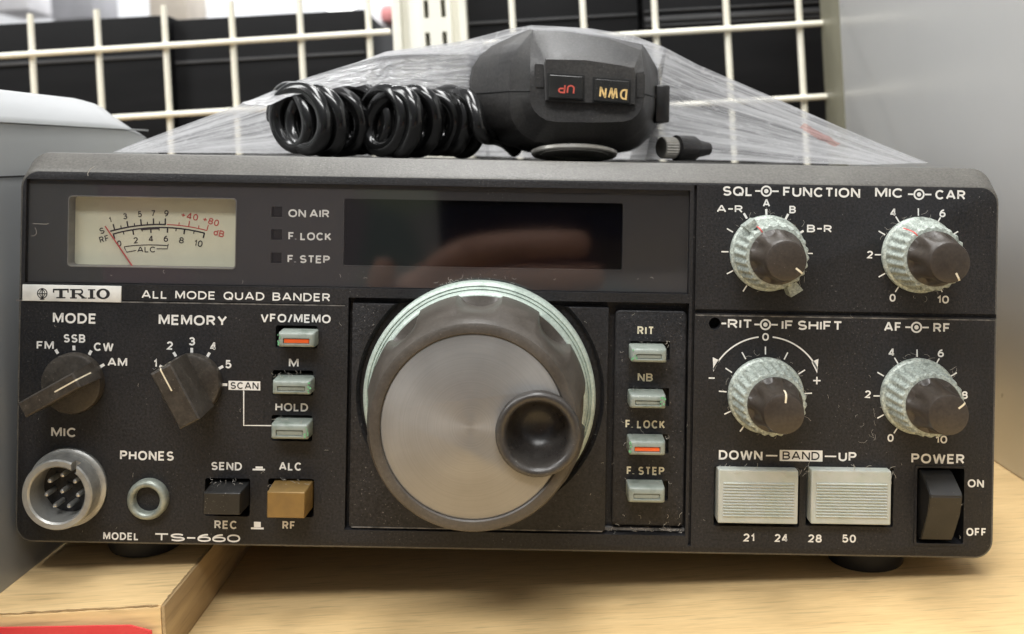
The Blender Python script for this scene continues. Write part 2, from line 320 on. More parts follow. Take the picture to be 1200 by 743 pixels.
# ------------------------------------------------------------------ building helpers
def thing(name, label, cat, mw, group=None):
    o = bpy.data.objects.new(name, None); C.objects.link(o); o.empty_display_size = 0.01
    o.matrix_world = mw; o['label'] = label; o['category'] = cat
    if group: o['group'] = group
    return o

def smooth_by_angle(bm, ang=35):
    bm.normal_update()
    for f in bm.faces: f.smooth = True
    for e in bm.edges:
        if len(e.link_faces) == 2:
            e.smooth = e.calc_face_angle(0.0) < rad(ang)
        else:
            e.smooth = False

def build(name, bm, mats, parent=None, mw=None, ang=35, off=(0, 0, 0), label=None, smooth=True, recalc=True):
    if recalc: bmesh.ops.recalc_face_normals(bm, faces=bm.faces)
    if smooth: smooth_by_angle(bm, ang)
    for v in bm.verts: v.co = (v.co-Vector(off))*S
    me = bpy.data.meshes.new(name); bm.to_mesh(me); bm.free()
    for m in (mats if isinstance(mats, (list, tuple)) else [mats]): me.materials.append(M[m])
    o = bpy.data.objects.new(name, me); C.objects.link(o)
    if parent: o.parent = parent
    elif mw is not None: o.matrix_world = mw
    if label: o['label'] = label
    return o

def box(bm, x0, x1, y0, y1, z0, z1, bev=0.0, mi=0, seg=2):
    g = bmesh.ops.create_cube(bm, size=1.0)
    vs = g['verts']
    for v in vs:
        v.co = Vector(((x0+x1)/2+v.co.x*(x1-x0), (y0+y1)/2+v.co.y*(y1-y0), (z0+z1)/2+v.co.z*(z1-z0)))
    fs = list({f for v in vs for f in v.link_faces})
    for f in fs: f.material_index = mi
    if bev > 0:
        es = list({e for v in vs for e in v.link_edges})
        r = bmesh.ops.bevel(bm, geom=es, offset=bev, segments=seg, profile=0.5, affect='EDGES')
        for f in r['faces']: f.material_index = mi
    return vs

def loft(bm, rings, cap0=True, cap1=True, mi=0, closed=True):
    rows = [[bm.verts.new(p) for p in r] for r in rings]
    n = len(rows[0])
    for a, b in zip(rows[:-1], rows[1:]):
        for i in range(n if closed else n-1):
            j = (i+1) % n
            f = bm.faces.new((a[i], a[j], b[j], b[i])); f.material_index = mi
    if cap0: bm.faces.new(list(reversed(rows[0]))).material_index = mi
    if cap1: bm.faces.new(rows[-1]).material_index = mi
    return rows

def rr(x0, x1, z0, z1, r, n=6):
    pts = []
    for cx, cz, a0 in ((x1-r, z1-r, 0), (x0+r, z1-r, 90), (x0+r, z0+r, 180), (x1-r, z0+r, 270)):
        for i in range(n+1):
            a = rad(a0+90*i/n); pts.append((cx+r*math.cos(a), cz+r*math.sin(a)))
    return pts

def lathe(bm, cx, cz, prof, n=64, nf=0, phase=0.0, bite=None, cap0=False, cap1=True, mi=0):
    """prof: (radius, p, flute depth); the axis runs towards the viewer (-y)"""
    rings = []
    for q in prof:
        r, p = q[0], q[1]; amp = q[2] if len(q) > 2 else 0.0
        ring = []
        for i in range(n):
            a = 2*math.pi*i/n
            k = r
            if nf and amp:
                c = math.cos(nf*a+phase)
                k = r-amp*(max(0.0, c)**0.55 if bite else 0.5-0.5*c)
            ring.append((cx+k*math.cos(a), -p, cz+k*math.sin(a)))
        rings.append(ring)
    return loft(bm, rings, cap0, cap1, mi)

def tube(bm, pts, r, n=8, mi=0, cap=True):
    rows = []; prev = None
    pts = [Vector(p) for p in pts]
    for i, p in enumerate(pts):
        t = (pts[min(i+1, len(pts)-1)]-pts[max(i-1, 0)]).normalized()
        if prev is None:
            prev = t.orthogonal().normalized()
        prev = (prev-t*prev.dot(t)).normalized()
        b = t.cross(prev)
        k = r(i/(len(pts)-1)) if callable(r) else r
        rows.append([p+k*(prev*math.cos(2*math.pi*j/n)+b*math.sin(2*math.pi*j/n)) for j in range(n)])
    return loft(bm, rows, cap, cap, mi)

def cut(obj, cutter_bm):
    bmesh.ops.recalc_face_normals(cutter_bm, faces=cutter_bm.faces)
    for v in cutter_bm.verts: v.co *= S
    me = bpy.data.meshes.new('cut'); cutter_bm.to_mesh(me); cutter_bm.free()
    co = bpy.data.objects.new('cut', me); C.objects.link(co)
    par, obj.parent = obj.parent, None
    md = obj.modifiers.new('b', 'BOOLEAN'); md.object = co; md.operation = 'DIFFERENCE'; md.solver = 'EXACT'; md.use_self = False
    bpy.context.view_layer.update()
    dg = bpy.context.evaluated_depsgraph_get()
    new = bpy.data.meshes.new_from_object(obj.evaluated_get(dg), depsgraph=dg)
    obj.modifiers.clear()
    if len(new.vertices) < 8: print('EMPTY CUT', obj.name)
    old = obj.data; new.name = old.name; obj.data = new
    bm = bmesh.new(); bm.from_mesh(new); smooth_by_angle(bm, 32); bm.to_mesh(new); bm.free()
    bpy.data.objects.remove(co); bpy.data.meshes.remove(me)
    obj.parent = par

def rect(x0, x1, y0, y1, p=0.0):
    """photo rectangle -> x0, x1, z0, z1 in mm on plane p"""
    cx, cz = L((x0+x1)/2, (y0+y1)/2, p); s = (D-p)/F
    return cx-(x1-x0)/2*s, cx+(x1-x0)/2*s, cz-(y1-y0)/2*s, cz+(y1-y0)/2*s

# flat printing ---------------------------------------------------------------
def el(cx, cy, rx, ry, a0, a1, n=12):
    return [(cx+rx*math.cos(rad(a0+(a1-a0)*i/n)), cy+ry*math.sin(rad(a0+(a1-a0)*i/n))) for i in range(n+1)]
def ring_(cx, cy, rx, ry, n=22, e=0.9):
    sg = lambda v: math.copysign(abs(v)**e, v)
    p = [(cx+rx*sg(math.cos(2*math.pi*i/n)), cy+ry*sg(math.sin(2*math.pi*i/n))) for i in range(n)]
    return p+[p[0]]
P_ = [(0, 0), (0, 1), (.36, 1)]+el(.36, .74, .26, .26, 80, -80, 8)+[(.36, .48), (0, .48)]
GLYPH = {                                 # stroke centre lines of a plain grotesque alphabet: width, lines
 'A': (.80, [[(0, 0), (.36, 1), (.44, 1), (.80, 0)], [(.15, .30), (.65, .30)]]),
 'B': (.66, [[(.36, .52), (.36, .52)]+[(0, .52), (0, 1), (.38, 1)]+el(.38, .76, .24, .24, 80, -80, 8)+[(.36, .52)], [(.36, .52)]+el(.38, .26, .28, .26, 80, -80, 8)+[(.36, 0), (0, 0), (0, .6)]]),
 'C': (.74, [el(.39, .5, .39, .5, 42, 318, 20)]),
 'D': (.72, [[(.01, 0), (0, 0), (0, 1), (.30, 1)]+el(.30, .5, .42, .5, 80, -80, 12)+[(.30, 0), (.01, 0)]]),
 'E': (.56, [[(.56, 1), (0, 1), (0, 0), (.56, 0)], [(0, .52), (.50, .52)]]),
 'F': (.54, [[(.54, 1), (0, 1), (0, 0)], [(0, .50), (.47, .50)]]),
 'H': (.68, [[(0, 0), (0, 1)], [(.68, 0), (.68, 1)], [(0, .52), (.68, .52)]]),
 'I': (0, [[(0, 0), (0, 1)]]),
 'K': (.66, [[(0, 0), (0, 1)], [(.60, 1), (0, .36)], [(.20, .56), (.64, 0)]]),
 'L': (.50, [[(0, 1), (0, 0), (.50, 0)]]),
 'M': (.84, [[(0, 0), (0, 1), (.06, 1), (.42, .12), (.78, 1), (.84, 1), (.84, 0)]]),
 'N': (.70, [[(0, 0), (0, 1), (.05, 1), (.65, 0), (.70, 0), (.70, 1)]]),
 'O': (.84, [ring_(.42, .5, .42, .5)]),
 'P': (.62, [P_]),
 'Q': (.84, [ring_(.42, .5, .42, .5), [(.50, .26), (.82, -.04)]]),
 'R': (.66, [P_, [(.34, .48), (.64, 0)]]),
 'S': (.64, [el(.32, .745, .29, .255, 28, 250, 12)+[(.40, .475)]+el(.32, .255, .32, .255, 62, -152, 12)]),
 'T': (.62, [[(0, 1), (.62, 1)], [(.31, 1), (.31, 0)]]),
 'U': (.68, [[(0, 1)]+el(.34, .34, .34, .34, 180, 360, 12)+[(.68, 1)]]),
 'V': (.74, [[(0, 1), (.33, 0), (.41, 0), (.74, 1)]]),
 'W': (1.1, [[(0, 1), (.23, 0), (.29, 0), (.52, 1), (.58, 1), (.81, 0), (.87, 0), (1.1, 1)]]),
 'Y': (.72, [[(0, 1), (.36, .42), (.72, 1)], [(.36, .46), (.36, 0)]]),
 'd': (.54, [ring_(.27, .34, .27, .34), [(.54, 0), (.54, 1)]]),
 '0': (.56, [ring_(.28, .5, .28, .5)]),
 '1': (.24, [[(0, .74), (.16, .86), (.24, 1), (.24, 0)]]),
 '2': (.58, [el(.29, .71, .28, .29, 165, -25, 10)+[(.40, .40), (.02, .0), (.58, 0)]]),
 '3': (.58, [el(.28, .75, .25, .25, 160, -80, 10)+[(.20, .52)], [(.20, .52)]+el(.28, .27, .30, .27, 80, -160, 10)]),
 '4': (.62, [[(.44, 0), (.44, 1), (.38, 1), (0, .30), (0, .25), (.62, .25)]]),
 '5': (.58, [[(.52, 1), (.10, 1), (.05, .50)]+el(.28, .32, .30, .32, 125, -155, 12)]),
 '6': (.58, [ring_(.29, .31, .29, .31), el(.46, .33, .46, .68, 88, 178, 9)]),
 '7': (.54, [[(0, 1), (.54, 1), (.20, 0)]]),
 '8': (.58, [ring_(.29, .76, .24, .24), ring_(.29, .26, .29, .26)]),
 '9': (.58, [ring_(.29, .69, .29, .31), el(.12, .67, .46, .68, -92, -2, 9)]),
 '/': (.36, [[(0, -.06), (.36, 1.06)]]), '.': (.05, [[(.025, 0), (.025, .06)]]),
 '-': (.40, [[(0, .46), (.40, .46)]]), '–': (.46, [[(0, .50), (.46, .50)]]), '+': (.56, [[(0, .5), (.56, .5)], [(.28, .2), (.28, .8)]]),
}
def ribbon(pts, t):
    """mitred strip of width t along pts: list of (left, right)"""
    q = [Vector(pts[0])]
    for p in pts[1:]:
        if (Vector(p)-q[-1]).length > 1e-6: q.append(Vector(p))
    out = []
    cl = len(q) > 3 and (q[0]-q[-1]).length < 1e-6
    for i, c in enumerate(q):
        a = (c-q[i-1]).normalized() if i else ((c-q[-2]).normalized() if cl else None)
        b = (q[i+1]-c).normalized() if i+1 < len(q) else ((q[1]-c).normalized() if cl else None)
        a = a or b; b = b or a
        n = Vector((-a.y-b.y, a.x+b.x))
        n = n.normalized() if n.length > 1e-6 else Vector((-a.y, a.x))
        k = min(1.9, 1/max(.3, n.dot(Vector((-a.y, a.x)))))*t/2
        out.append((c+n*k, c-n*k))
    return out
def text_bm(bm, s, cx, cz, wid, hei, y, wt=0.17, rot=0.0, mi=0, spacing=1.0):
    t = wt*hei; gap = t+hei*.17*spacing; pos = []; gl = 0.0; fx = 0.0; prev_space = True
    for ch in s:
        if ch == ' ': fx += hei*.30*spacing; continue
        if pos: fx += gap*(.75 if ch in '.' else 1)
        pos.append((ch, gl, fx)); gl += GLYPH[ch][0]
    if not wid: wid = hei*.9*gl+fx+t
    sx = (wid-t-fx)/gl if gl > 0 else 1.0
    if s in ('I', '1'): sx = hei*.9
    tot = gl*sx+fx
    sz = hei-t; k = 0
    for ch, g0, f0 in pos:
        for line in GLYPH[ch][1]:
            k += 1
            pts = [(g0*sx+f0+a*sx-tot/2, b*sz-sz/2) for a, b in line]
            rows = []
            for l, r in ribbon(pts, t*(1.25 if ch == '.' else 1)):
                rows.append([bm.verts.new((cx+v.x*math.cos(rot)-v.y*math.sin(rot), y-.004*(k % 3), cz+v.x*math.sin(rot)+v.y*math.cos(rot))) for v in (l, r)])
            for u, v in zip(rows[:-1], rows[1:]):
                bm.faces.new((u[0], u[1], v[1], v[0])).material_index = mi

def T(bm, s, xl, xr, yc, h, p=0.04, bold=0.195, rot=0.0, mi=0, spacing=1.0):
    k = (D-p)/F
    x, z = L((xl+xr)/2, yc, p)
    text_bm(bm, s, x, z, (xr-xl)*k, h*k, -p, bold, rot, mi, spacing)

def stroke(bm, pts, wd, p=0.04, mi=0):
    q = [Vector(L(a, b, p)) for a, b in pts]; k = wd*(D-p)/F/2
    rows = []
    for i, c in enumerate(q):
        t = (q[min(i+1, len(q)-1)]-q[max(i-1, 0)]).normalized(); n = Vector((-t.y, t.x))*k
        rows.append((bm.verts.new((c.x+n.x, -p, c.y+n.y)), bm.verts.new((c.x-n.x, -p, c.y-n.y))))
    for a, b in zip(rows[:-1], rows[1:]):
        bm.faces.new((a[0], a[1], b[1], b[0])).material_index = mi

def poly(bm, pts, p=0.04, mi=0):
    vs = []
    for a, b in pts:
        x, z = L(a, b, p); vs.append(bm.verts.new((x, -p, z)))
    bm.faces.new(vs).material_index = mi

def arc(cx, cy, r, a0, a1, n=24):
    return [(cx+r*math.cos(rad(a0+(a1-a0)*i/n)), cy-r*math.sin(rad(a0+(a1-a0)*i/n))) for i in range(n+1)]

def radial(bm, cx, cy, x, y, half=3.4, wd=1.7, p=0.04, mi=0):
    d = Vector((x-cx, y-cy)).normalized()
    stroke(bm, [(x-d.x*half, y-d.y*half), (x+d.x*half, y+d.y*half)], wd, p, mi)

def flat(name, bm, mats, parent, label=None):
    for f in bm.faces:
        f.normal_update()
        if f.normal.y > 0: f.normal_flip()
    return build(name, bm, mats, parent, smooth=False, recalc=False, label=label)

# ================================================================== SETTING
bm = bmesh.new(); box(bm, -420, 420, -150, 420, -18, 0, 0.6)
shelf = build('shelf', bm, 'wood'); shelf['kind'] = 'structure'
bm = bmesh.new(); box(bm, -3500, 3500, 2600, 2700, -800, 2600)
wl = build('back_wall', bm, 'wall'); wl['kind'] = 'structure'

# ================================================================== RADIO
radio = thing('radio_transceiver', 'dark grey vintage radio transceiver with a big tuning dial, leaning on a wooden board', 'radio', RADIO)

XL, XR, ZT, ZB = L(16.0, 500)[0], L(1169.5, 500)[0], -1.1, L(590, 649.5)[1]
bm = bmesh.new()
rings = []
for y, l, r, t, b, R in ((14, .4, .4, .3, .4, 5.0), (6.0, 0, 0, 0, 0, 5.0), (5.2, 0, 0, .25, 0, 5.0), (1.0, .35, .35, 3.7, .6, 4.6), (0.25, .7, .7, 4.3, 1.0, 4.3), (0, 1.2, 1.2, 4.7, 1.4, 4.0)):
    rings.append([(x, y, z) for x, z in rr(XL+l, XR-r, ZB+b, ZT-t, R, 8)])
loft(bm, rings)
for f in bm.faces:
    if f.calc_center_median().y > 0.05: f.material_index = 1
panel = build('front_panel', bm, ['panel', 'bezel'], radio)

WIN = rect(30, 808, 216.5, 338)           # the window's recess
DIAL = rect(406, 805.5, 352, 624.5)       # the sunken field round the dial
c = bmesh.new()
box(c, WIN[0], WIN[1], -5, 8, WIN[2], WIN[3])
box(c, DIAL[0], DIAL[1], -5, 3.0, DIAL[2], DIAL[3])
WELLS = {'vfo': (323, 372, 381.5, 408), 'm': (319, 367, 434, 463.5), 'hold': (318, 366, 486.5, 517), 'send': (240, 293, 560.5, 605), 'alc': (314, 368, 561, 606),
         'power': (1071.5, 1131, 546, 639)}
for kx in WELLS.values():
    a = rect(*kx); box(c, a[0], a[1], -5, 9, a[2], a[3], 0.5)
for q_ in ((836.5, 937), (944.5, 1047)):
    a = rect(q_[0], q_[1], 547.5, 617); box(c, a[0], a[1], -5, 9, a[2], a[3], 0.4)
a = rect(838, 845, 374.8, 375); 
cut(panel, c)
a = rect(814.5, 1169.5, 365.2, 370.2)
c = bmesh.new(); box(c, a[0], XR+3, -5, 0.97, a[2], a[3]); cut(panel, c)
a = rect(18, 404.5, 353.2, 355.2); c = bmesh.new(); box(c, XL-3, a[1], -5, 0.53, a[2], a[3]); cut(panel, c)
a = rect(809.8, 813.2, 217, 640); c = bmesh.new(); box(c, a[0], a[1], -5, 1.24, a[2], a[3]); cut(panel, c)
hx, hz = L(837.7, 379.2); c = bmesh.new(); lathe(c, hx, hz, [(1.45, 5), (1.45, -4)], 24, cap0=True); cut(panel, c)
mx_, mz_ = L(80, 571); c = bmesh.new(); lathe(c, mx_, mz_, [(9.7, 5), (9.7, -1.2)], 48, cap0=True); cut(panel, c)

# cabinet behind the front
bm = bmesh.new()
box(bm, XL+1.2, XR-1.2, 14.2, 228, ZB+1.5, ZT-0.35, 1.6)
for i in range(15):
    x = XL+34+i*12.0; box(bm, x, x+6, 120, 190, ZT-0.36, ZT-0.1, 0.1)
build('cabinet', bm, 'cabinet', radio)
# feet
for px, y in ((136, 9), (1046, 9), (136, 190), (1046, 190)):
    bm = bmesh.new(); x = L(px, 655)[0]
    h = (-104.1 if px < 600 else -106.2)
    zz = ZB+1.4
    rings = []
    for r, z in ((9.4, zz), (9.4, h+1.6), (8.9, h+0.5), (8.0, h)):
        rings.append([(x+r*math.cos(2*math.pi*i/32), y+9.6+r*math.sin(2*math.pi*i/32), z) for i in range(32)])
    loft(bm, rings)
    build('rubber_foot', bm, 'rubber', radio)

# ---- window field
wp = bmesh.new(); box(wp, WIN[0]+.1, WIN[1]-.1, 1.2, 2.4, WIN[2]+.1, WIN[3]-.1)
win_plate = build('window_backing', wp, 'window', radio)
MET = rect(79.5, 277, 230.5, 314.2, -1.2)
DIS = rect(403, 729.5, 235.5, 314, -1.2)
c = bmesh.new()
loft(c, [[(x, y, z) for x, z in rr(MET[0], MET[1], MET[2], MET[3], 1.0)] for y in (0, 4)])
loft(c, [[(x, y, z) for x, z in rr(DIS[0], DIS[1], DIS[2], DIS[3], .4)] for y in (0, 4)])
LAMPS = [(324.3, 248.3), (324.0, 275.0), (323.5, 302.3)]
for lx, ly in LAMPS:
    a = rect(lx-6.3, lx+6.3, ly-6.2, ly+6.2, -1.2); box(c, a[0], a[1], 0, 4, a[2], a[3])
cut(win_plate, c)
bm = bmesh.new()
rings = [[(x, y, z) for x, z in rr(WIN[0]+.35, WIN[1]-.35, WIN[2]+.35, WIN[3]-1.1, .3)] for y in (0.95, 0.35)]
loft(bm, rings)
build('clear_window', bm, 'pane', radio)
bm = bmesh.new()
T(bm, 'ON AIR', 338, 386, 250.2, 9.2, -1.16); T(bm, 'F. LOCK', 338, 388.5, 277, 9.2, -1.16); T(bm, 'F. STEP', 337, 386.5, 303.8, 9.2, -1.16)
flat('printed_lettering', bm, 'print', win_plate)
for lx, ly in LAMPS:
    bm = bmesh.new(); a = rect(lx-6.2, lx+6.2, ly-6.1, ly+6.1, -1.2); box(bm, a[0], a[1], 2.0, 3.2, a[2], a[3], 0.1)
    build('indicator_lamp', bm, 'lamp_off', radio)
bm = bmesh.new()
box(bm, DIS[0]-.3, DIS[1]+.3, 2.42, 3.6, DIS[2]-.3, DIS[3]+.3)
build('display_screen', bm, 'display', radio)

# ---- meter
MP = -4.4
bm = bmesh.new()
o_ = [(x, z) for x, z in rr(MET[0]+.02, MET[1]-.02, MET[2]+.02, MET[3]-.02, 1.0)]
i_ = [(x, z) for x, z in rr(MET[0]+.22, MET[1]-.22, MET[2]+.22, MET[3]-.22, .9)]
loft(bm, [[(x, 4.9, z) for x, z in o_], [(x, 1.05, z) for x, z in o_], [(x, 1.05, z) for x, z in i_], [(x, 4.4, z) for x, z in i_]], True, False)
meter = build('signal_meter', bm, 'meter_wall', radio)
bm = bmesh.new(); loft(bm, [[(x, y, z) for x, z in rr(MET[0]+.25, MET[1]-.25, MET[2]+.25, MET[3]-.25, .9)] for y in (4.7, 4.4)])
build('meter_card', bm, 'face', meter)
bm = bmesh.new(); P = MP+.06
def mz(X, Y): return (60+X/5.0, 220+Y/5.0)
def marc(cx, cy, r, x0, x1, n=20):
    out = []
    for i in range(n+1):
        x = x0+(x1-x0)*i/n; out.append(mz(x, cy-math.sqrt(r*r-(x-cx)**2)))
    return out
UC = (637, 1295, 1080); LC = (640, 1258, 1025)
stroke(bm, marc(*UC, 345, 672), 1.7, P, 0); stroke(bm, marc(*UC, 678, 912), 1.1, P, 1); stroke(bm, marc(*LC, 360, 900), 1.6, P, 0)
stroke(bm, marc(LC[0], LC[1], LC[2]-5, 525, 632), 2.4, P+.01, 0)
def mtick(C_, x, ln, wd, mi, sgn):
    cx, cy, r = C_; y = cy-math.sqrt(r*r-(x-cx)**2); d = Vector((x-cx, y-cy)).normalized()*sgn
    stroke(bm, [mz(x, y), mz(x+d.x*ln, y+d.y*ln)], wd, P+.005, mi)
for x in (372, 450, 528, 600, 668): mtick(UC, x, 36, 1.7, 0, 1)
for x in (411, 489, 564, 634): mtick(UC, x, 18, 1.2, 0, 1)
for x in (805, 912): mtick(UC, x, 34, 1.2, 1, 1)
for x in (748, 862): mtick(UC, x, 18, 1.0, 1, 1)
for x in (364, 478, 583, 682, 782, 898): mtick(LC, x, 30, 1.7, 0, -1)
for x in (422, 532, 632, 732, 838): mtick(LC, x, 18, 1.2, 0, -1)
def mt(s, X, Y, wdt, h, rot, mi, bold=0.165):
    px, py = mz(X, Y); k = (D-P)/F; x, z = L(px, py, P)
    text_bm(bm, s, x, z, wdt/5*k, h/5*k, -P, bold, rad(rot), mi)
mt('1', 345, 188, 13, 34, 14, 0); mt('3', 433, 167, 24, 36, 9, 0); mt('5', 519, 155, 24, 36, 5, 0); mt('7', 597, 150, 23, 36, 1, 0); mt('9', 675, 150, 25, 37, -2, 0)
mt('+40', 810, 167, 102, 38, -9, 1); mt('+80', 935, 196, 98, 38, -15, 1); mt('dB', 983, 266, 62, 38, -14, 1)
mt('S', 297, 252, 28, 36, 16, 0); mt('RF', 310, 300, 56, 36, 16, 0)
mt('0', 399, 326, 24, 34, 12, 0); mt('2', 495, 308, 26, 36, 7, 0); mt('4', 585, 299, 28, 36, 3, 0); mt('6', 672, 299, 26, 36, -1, 0); mt('8', 763, 308, 28, 36, -5, 0); mt('10', 862, 326, 50, 38, -10, 0)
mt('ALC', 558, 362, 108, 34, 1, 0)
AC = (580, 1455, 1120)
stroke(bm, marc(*AC, 428, 686), 1.0, P, 0)
stroke(bm, [mz(428, 348), mz(442, 378), mz(498, 367)], 1.0, P+.003, 0); stroke(bm, [mz(686, 330), mz(680, 358), mz(618, 358)], 1.0, P+.003, 0)
flat('meter_scale_print', bm, ['ink', 'red_ink'], meter)
bm = bmesh.new(); a = L(*mz(316, 225), -3.7); b = L(*mz(481, 468), -3.7)
tube(bm, [(a[0], 3.7, a[1]), (b[0], 3.7, b[1])], lambda t: 0.16+0.05*t, 6)
build('meter_needle', bm, 'red_ink', meter)

# ---- nameplate
bm = bmesh.new(); a = rect(27, 142.5, 334.2, 353.2); box(bm, a[0], a[1], -0.35, 0.3, a[2], a[3], 0.08)
plate = build('nameplate', bm, 'plate', radio)
bm = bmesh.new(); P = 0.39
def rp(x0, x1, y0, y1): poly(bm, [(x0, y0), (x1, y0), (x1, y1), (x0, y1)], P)
y0, y1 = 338.4, 349.6
rp(62, 80.5, y0, y0+2.0); rp(69.3, 73.4, y0+2.0, y1-1.5); rp(66, 76.7, y1-1.5, y1); rp(62, 63.6, y0+2, y0+4.6); rp(78.9, 80.5, y0+2, y0+4.6)          # T
rp(82, 88, y0+.3, y0+1.8); rp(84, 88, y0+1.8, y1-1.2); rp(82, 90, y1-1.2, y1+.3); rp(88, 94, y0+.3, y0+1.8); rp(88, 94, y0+5.2, y0+6.6)                # R
stroke(bm, arc(94, y0+3.45, 2.5, 90, -90, 10), 1.9, P+.004); poly(bm, [(91, y0+6.6), (95, y0+6.6), (99.6, y1-1.0), (95.4, y1-1.0)], P); rp(95.4, 101.5, y1-1.0, y1+.3)
rp(103, 111.6, y0+.5, y0+1.9); rp(105.3, 109.3, y0+1.9, y1-.9); rp(103, 111.6, y1-.9, y1+.5)                                                          # I
cx, cy = 120.8, (y0+y1)/2+.4                                                                                                                             # O
for i in range(24):
    a0, a1 = 2*math.pi*i/24, 2*math.pi*(i+1)/24
    poly(bm, [(cx+8*math.cos(a0), cy+6.2*math.sin(a0)), (cx+8*math.cos(a1), cy+6.2*math.sin(a1)), (cx+4*math.cos(a1), cy+4.4*math.sin(a1)), (cx+4*math.cos(a0), cy+4.4*math.sin(a0))], P)
ex, ey = 49.5, 343.8
stroke(bm, arc(ex, ey, 5.6, 0, 360, 28), 1.1, P); stroke(bm, [(ex, ey-6.2), (ex, ey+7)], 1.3, P+.004); stroke(bm, [(ex-5.6, ey+.4), (ex+5.6, ey+.4)], 1.0, P+.008)
for sg in (-1, 1):
    stroke(bm, [(ex+sg*3.0*math.sin(t*math.pi/8), ey-5.4+10.8*t/8) for t in range(9)], 0.9, P+.012)
stroke(bm, [(ex-2.6, ey+6.8), (ex+2.6, ey+6.8)], 1.1, P+.016)
flat('nameplate_lettering', bm, 'ink', plate)

# ---- screen printing on the front panel
def pr(name, fn, mats='print'):
    bm = bmesh.new(); fn(bm); return flat(name, bm, mats, panel)
def conc(bm, x, y):
    stroke(bm, arc(x, y, 5.6, 0, 360, 24), 2.0); poly(bm, arc(x, y, 2.6, 0, 345, 12))
    stroke(bm, [(x-13, y-.2), (x-6.8, y-.1)], 1.9); stroke(bm, [(x+6.8, y+.1), (x+14.5, y+.2)], 1.9)
def f1(bm):
    T(bm, 'ALL  MODE  QUAD  BANDER', 166, 387, 346.8, 9.6, bold=.175, spacing=1.3)
pr('strip_lettering', f1)
def f2(bm):
    T(bm, 'MODE', 62, 113, 373, 12); T(bm, 'FM', 43, 63, 404.7, 9.6); T(bm, 'SSB', 74.5, 100, 396.6, 9.8); T(bm, 'CW', 110, 133, 406.5, 9.8); T(bm, 'AM', 126, 149, 424.5, 9.8)
    for x, y in ((66.5, 412), (86.6, 407.8), (105.7, 413.3), (119.8, 428.5)): radial(bm, 87.5, 448, x, y, 2.8, 3.4)
pr('mode_lettering', f2)
def f3(bm):
    T(bm, 'MEMORY', 186, 266, 375.3, 12)
    for s, x, y in (('1', 182, 425.7), ('2', 199, 405), ('3', 225, 400), ('4', 250, 406), ('5', 267.5, 426.8)): T(bm, s, x-(2 if s == '1' else 3.7), x+(2 if s == '1' else 3.7), y, 9.8)
    for x, y in ((189.4, 430), (204.8, 415.2), (224.7, 410.5), (244.3, 415.6), (259, 430.5), (263.6, 450.8)): radial(bm, 225, 449, x, y, 2.8, 3.2)
    poly(bm, [(267.8, 446.2), (305, 447), (305, 457.6), (267.8, 456.8)])
    stroke(bm, [(285.6, 457.5), (285.6, 498.5), (318, 498.8)], 1.4)
    T(bm, 'SCAN', 270, 303, 452, 8, 0.07, .17, mi=1)
pr('memory_lettering', f3, ['print', 'ink'])
def f4(bm):
    T(bm, 'VFO/MEMO', 305.5, 387.5, 373.2, 10); T(bm, 'M', 338.5, 350, 425.4, 9.8); T(bm, 'HOLD', 322.7, 361, 477.2, 9.6)
pr('button_lettering', f4)
def f5(bm):
    T(bm, 'MIC', 60, 89.6, 506.6, 11); T(bm, 'PHONES', 140.7, 203.7, 534, 11)
pr('socket_lettering', f5)
def f6(bm):
    T(bm, 'SEND', 247.5, 283.5, 546.3, 9.6); T(bm, 'ALC', 327, 353.5, 546.6, 9.6); T(bm, 'REC', 251.3, 278, 615, 9.8); T(bm, 'RF', 331, 346, 615.6, 9.6)
    poly(bm, [(296, 549.2), (310.5, 549.4), (310.5, 551.4), (296, 551.2)]); poly(bm, [(299.5, 546.6), (308, 546.8), (308, 549.2), (299.5, 549.0)])
    poly(bm, [(294, 618), (309, 618.3), (309, 620.4), (294, 620.1)]); poly(bm, [(297.6, 611.4), (305.6, 611.6), (305.6, 618), (297.6, 617.8)])
pr('switch_lettering', f6)
def f7(bm):
    T(bm, 'MODEL', 121, 162.5, 628.4, 8.8); T(bm, 'TS-660', 181, 281.5, 630.2, 9.2, bold=.2)
pr('model_lettering', f7)
def f8(bm):
    T(bm, 'SQL', 847, 882, 224.0, 11.2); conc(bm, 898, 224); T(bm, 'FUNCTION', 917.7, 1008, 225.4, 11.4)
    T(bm, 'A–R', 840, 870.5, 244.8, 8.6); T(bm, 'A', 894, 902.4, 238, 9); T(bm, 'B', 925, 932.6, 245.6, 8.8); T(bm, 'B–R', 945.7, 975, 268, 8.8)
    for x, y in ((855.5, 270), (849.5, 295), (855.5, 319), (873, 338)): radial(bm, 900, 296, x, y, 4.2, 1.5)
    for x, y in ((898, 248.6), (922, 254), (938.6, 272.3), (873.5, 253)): radial(bm, 900, 296, x, y, 3.6, 2.6)
    radial(bm, 900, 296, 949.5, 297, 3, 1.4)
pr('function_lettering', f8)
def lev(bm, cx, cy, off):
    for x, y in off: radial(bm, cx, cy, cx+x, cy+y, 4.4, 1.5)
OFF = ((-25, -41), (-43.5, -25.5), (-47.5, 0), (-43.5, 24), (-25.5, 40), (-.8, -50), (23, -40), (42, -25), (47, 0), (42, 24), (25, 40))
def f9(bm):
    T(bm, 'MIC', 1025.5, 1058.5, 226, 11.2); conc(bm, 1077, 227.8); T(bm, 'CAR', 1096, 1131.5, 228.4, 11.2)
    lev(bm, 1077, 298.5, OFF)
    for s, x, y in (('4', 1047, 249), ('6', 1104.5, 250), ('2', 1019.4, 298.4), ('0', 1046, 349), ('8', 1131, 299.5)): T(bm, s, x-3.6, x+3.6, y, 9)
    T(bm, '10', 1098, 1112, 351, 9.2)
pr('microphone_gain_lettering', f9)
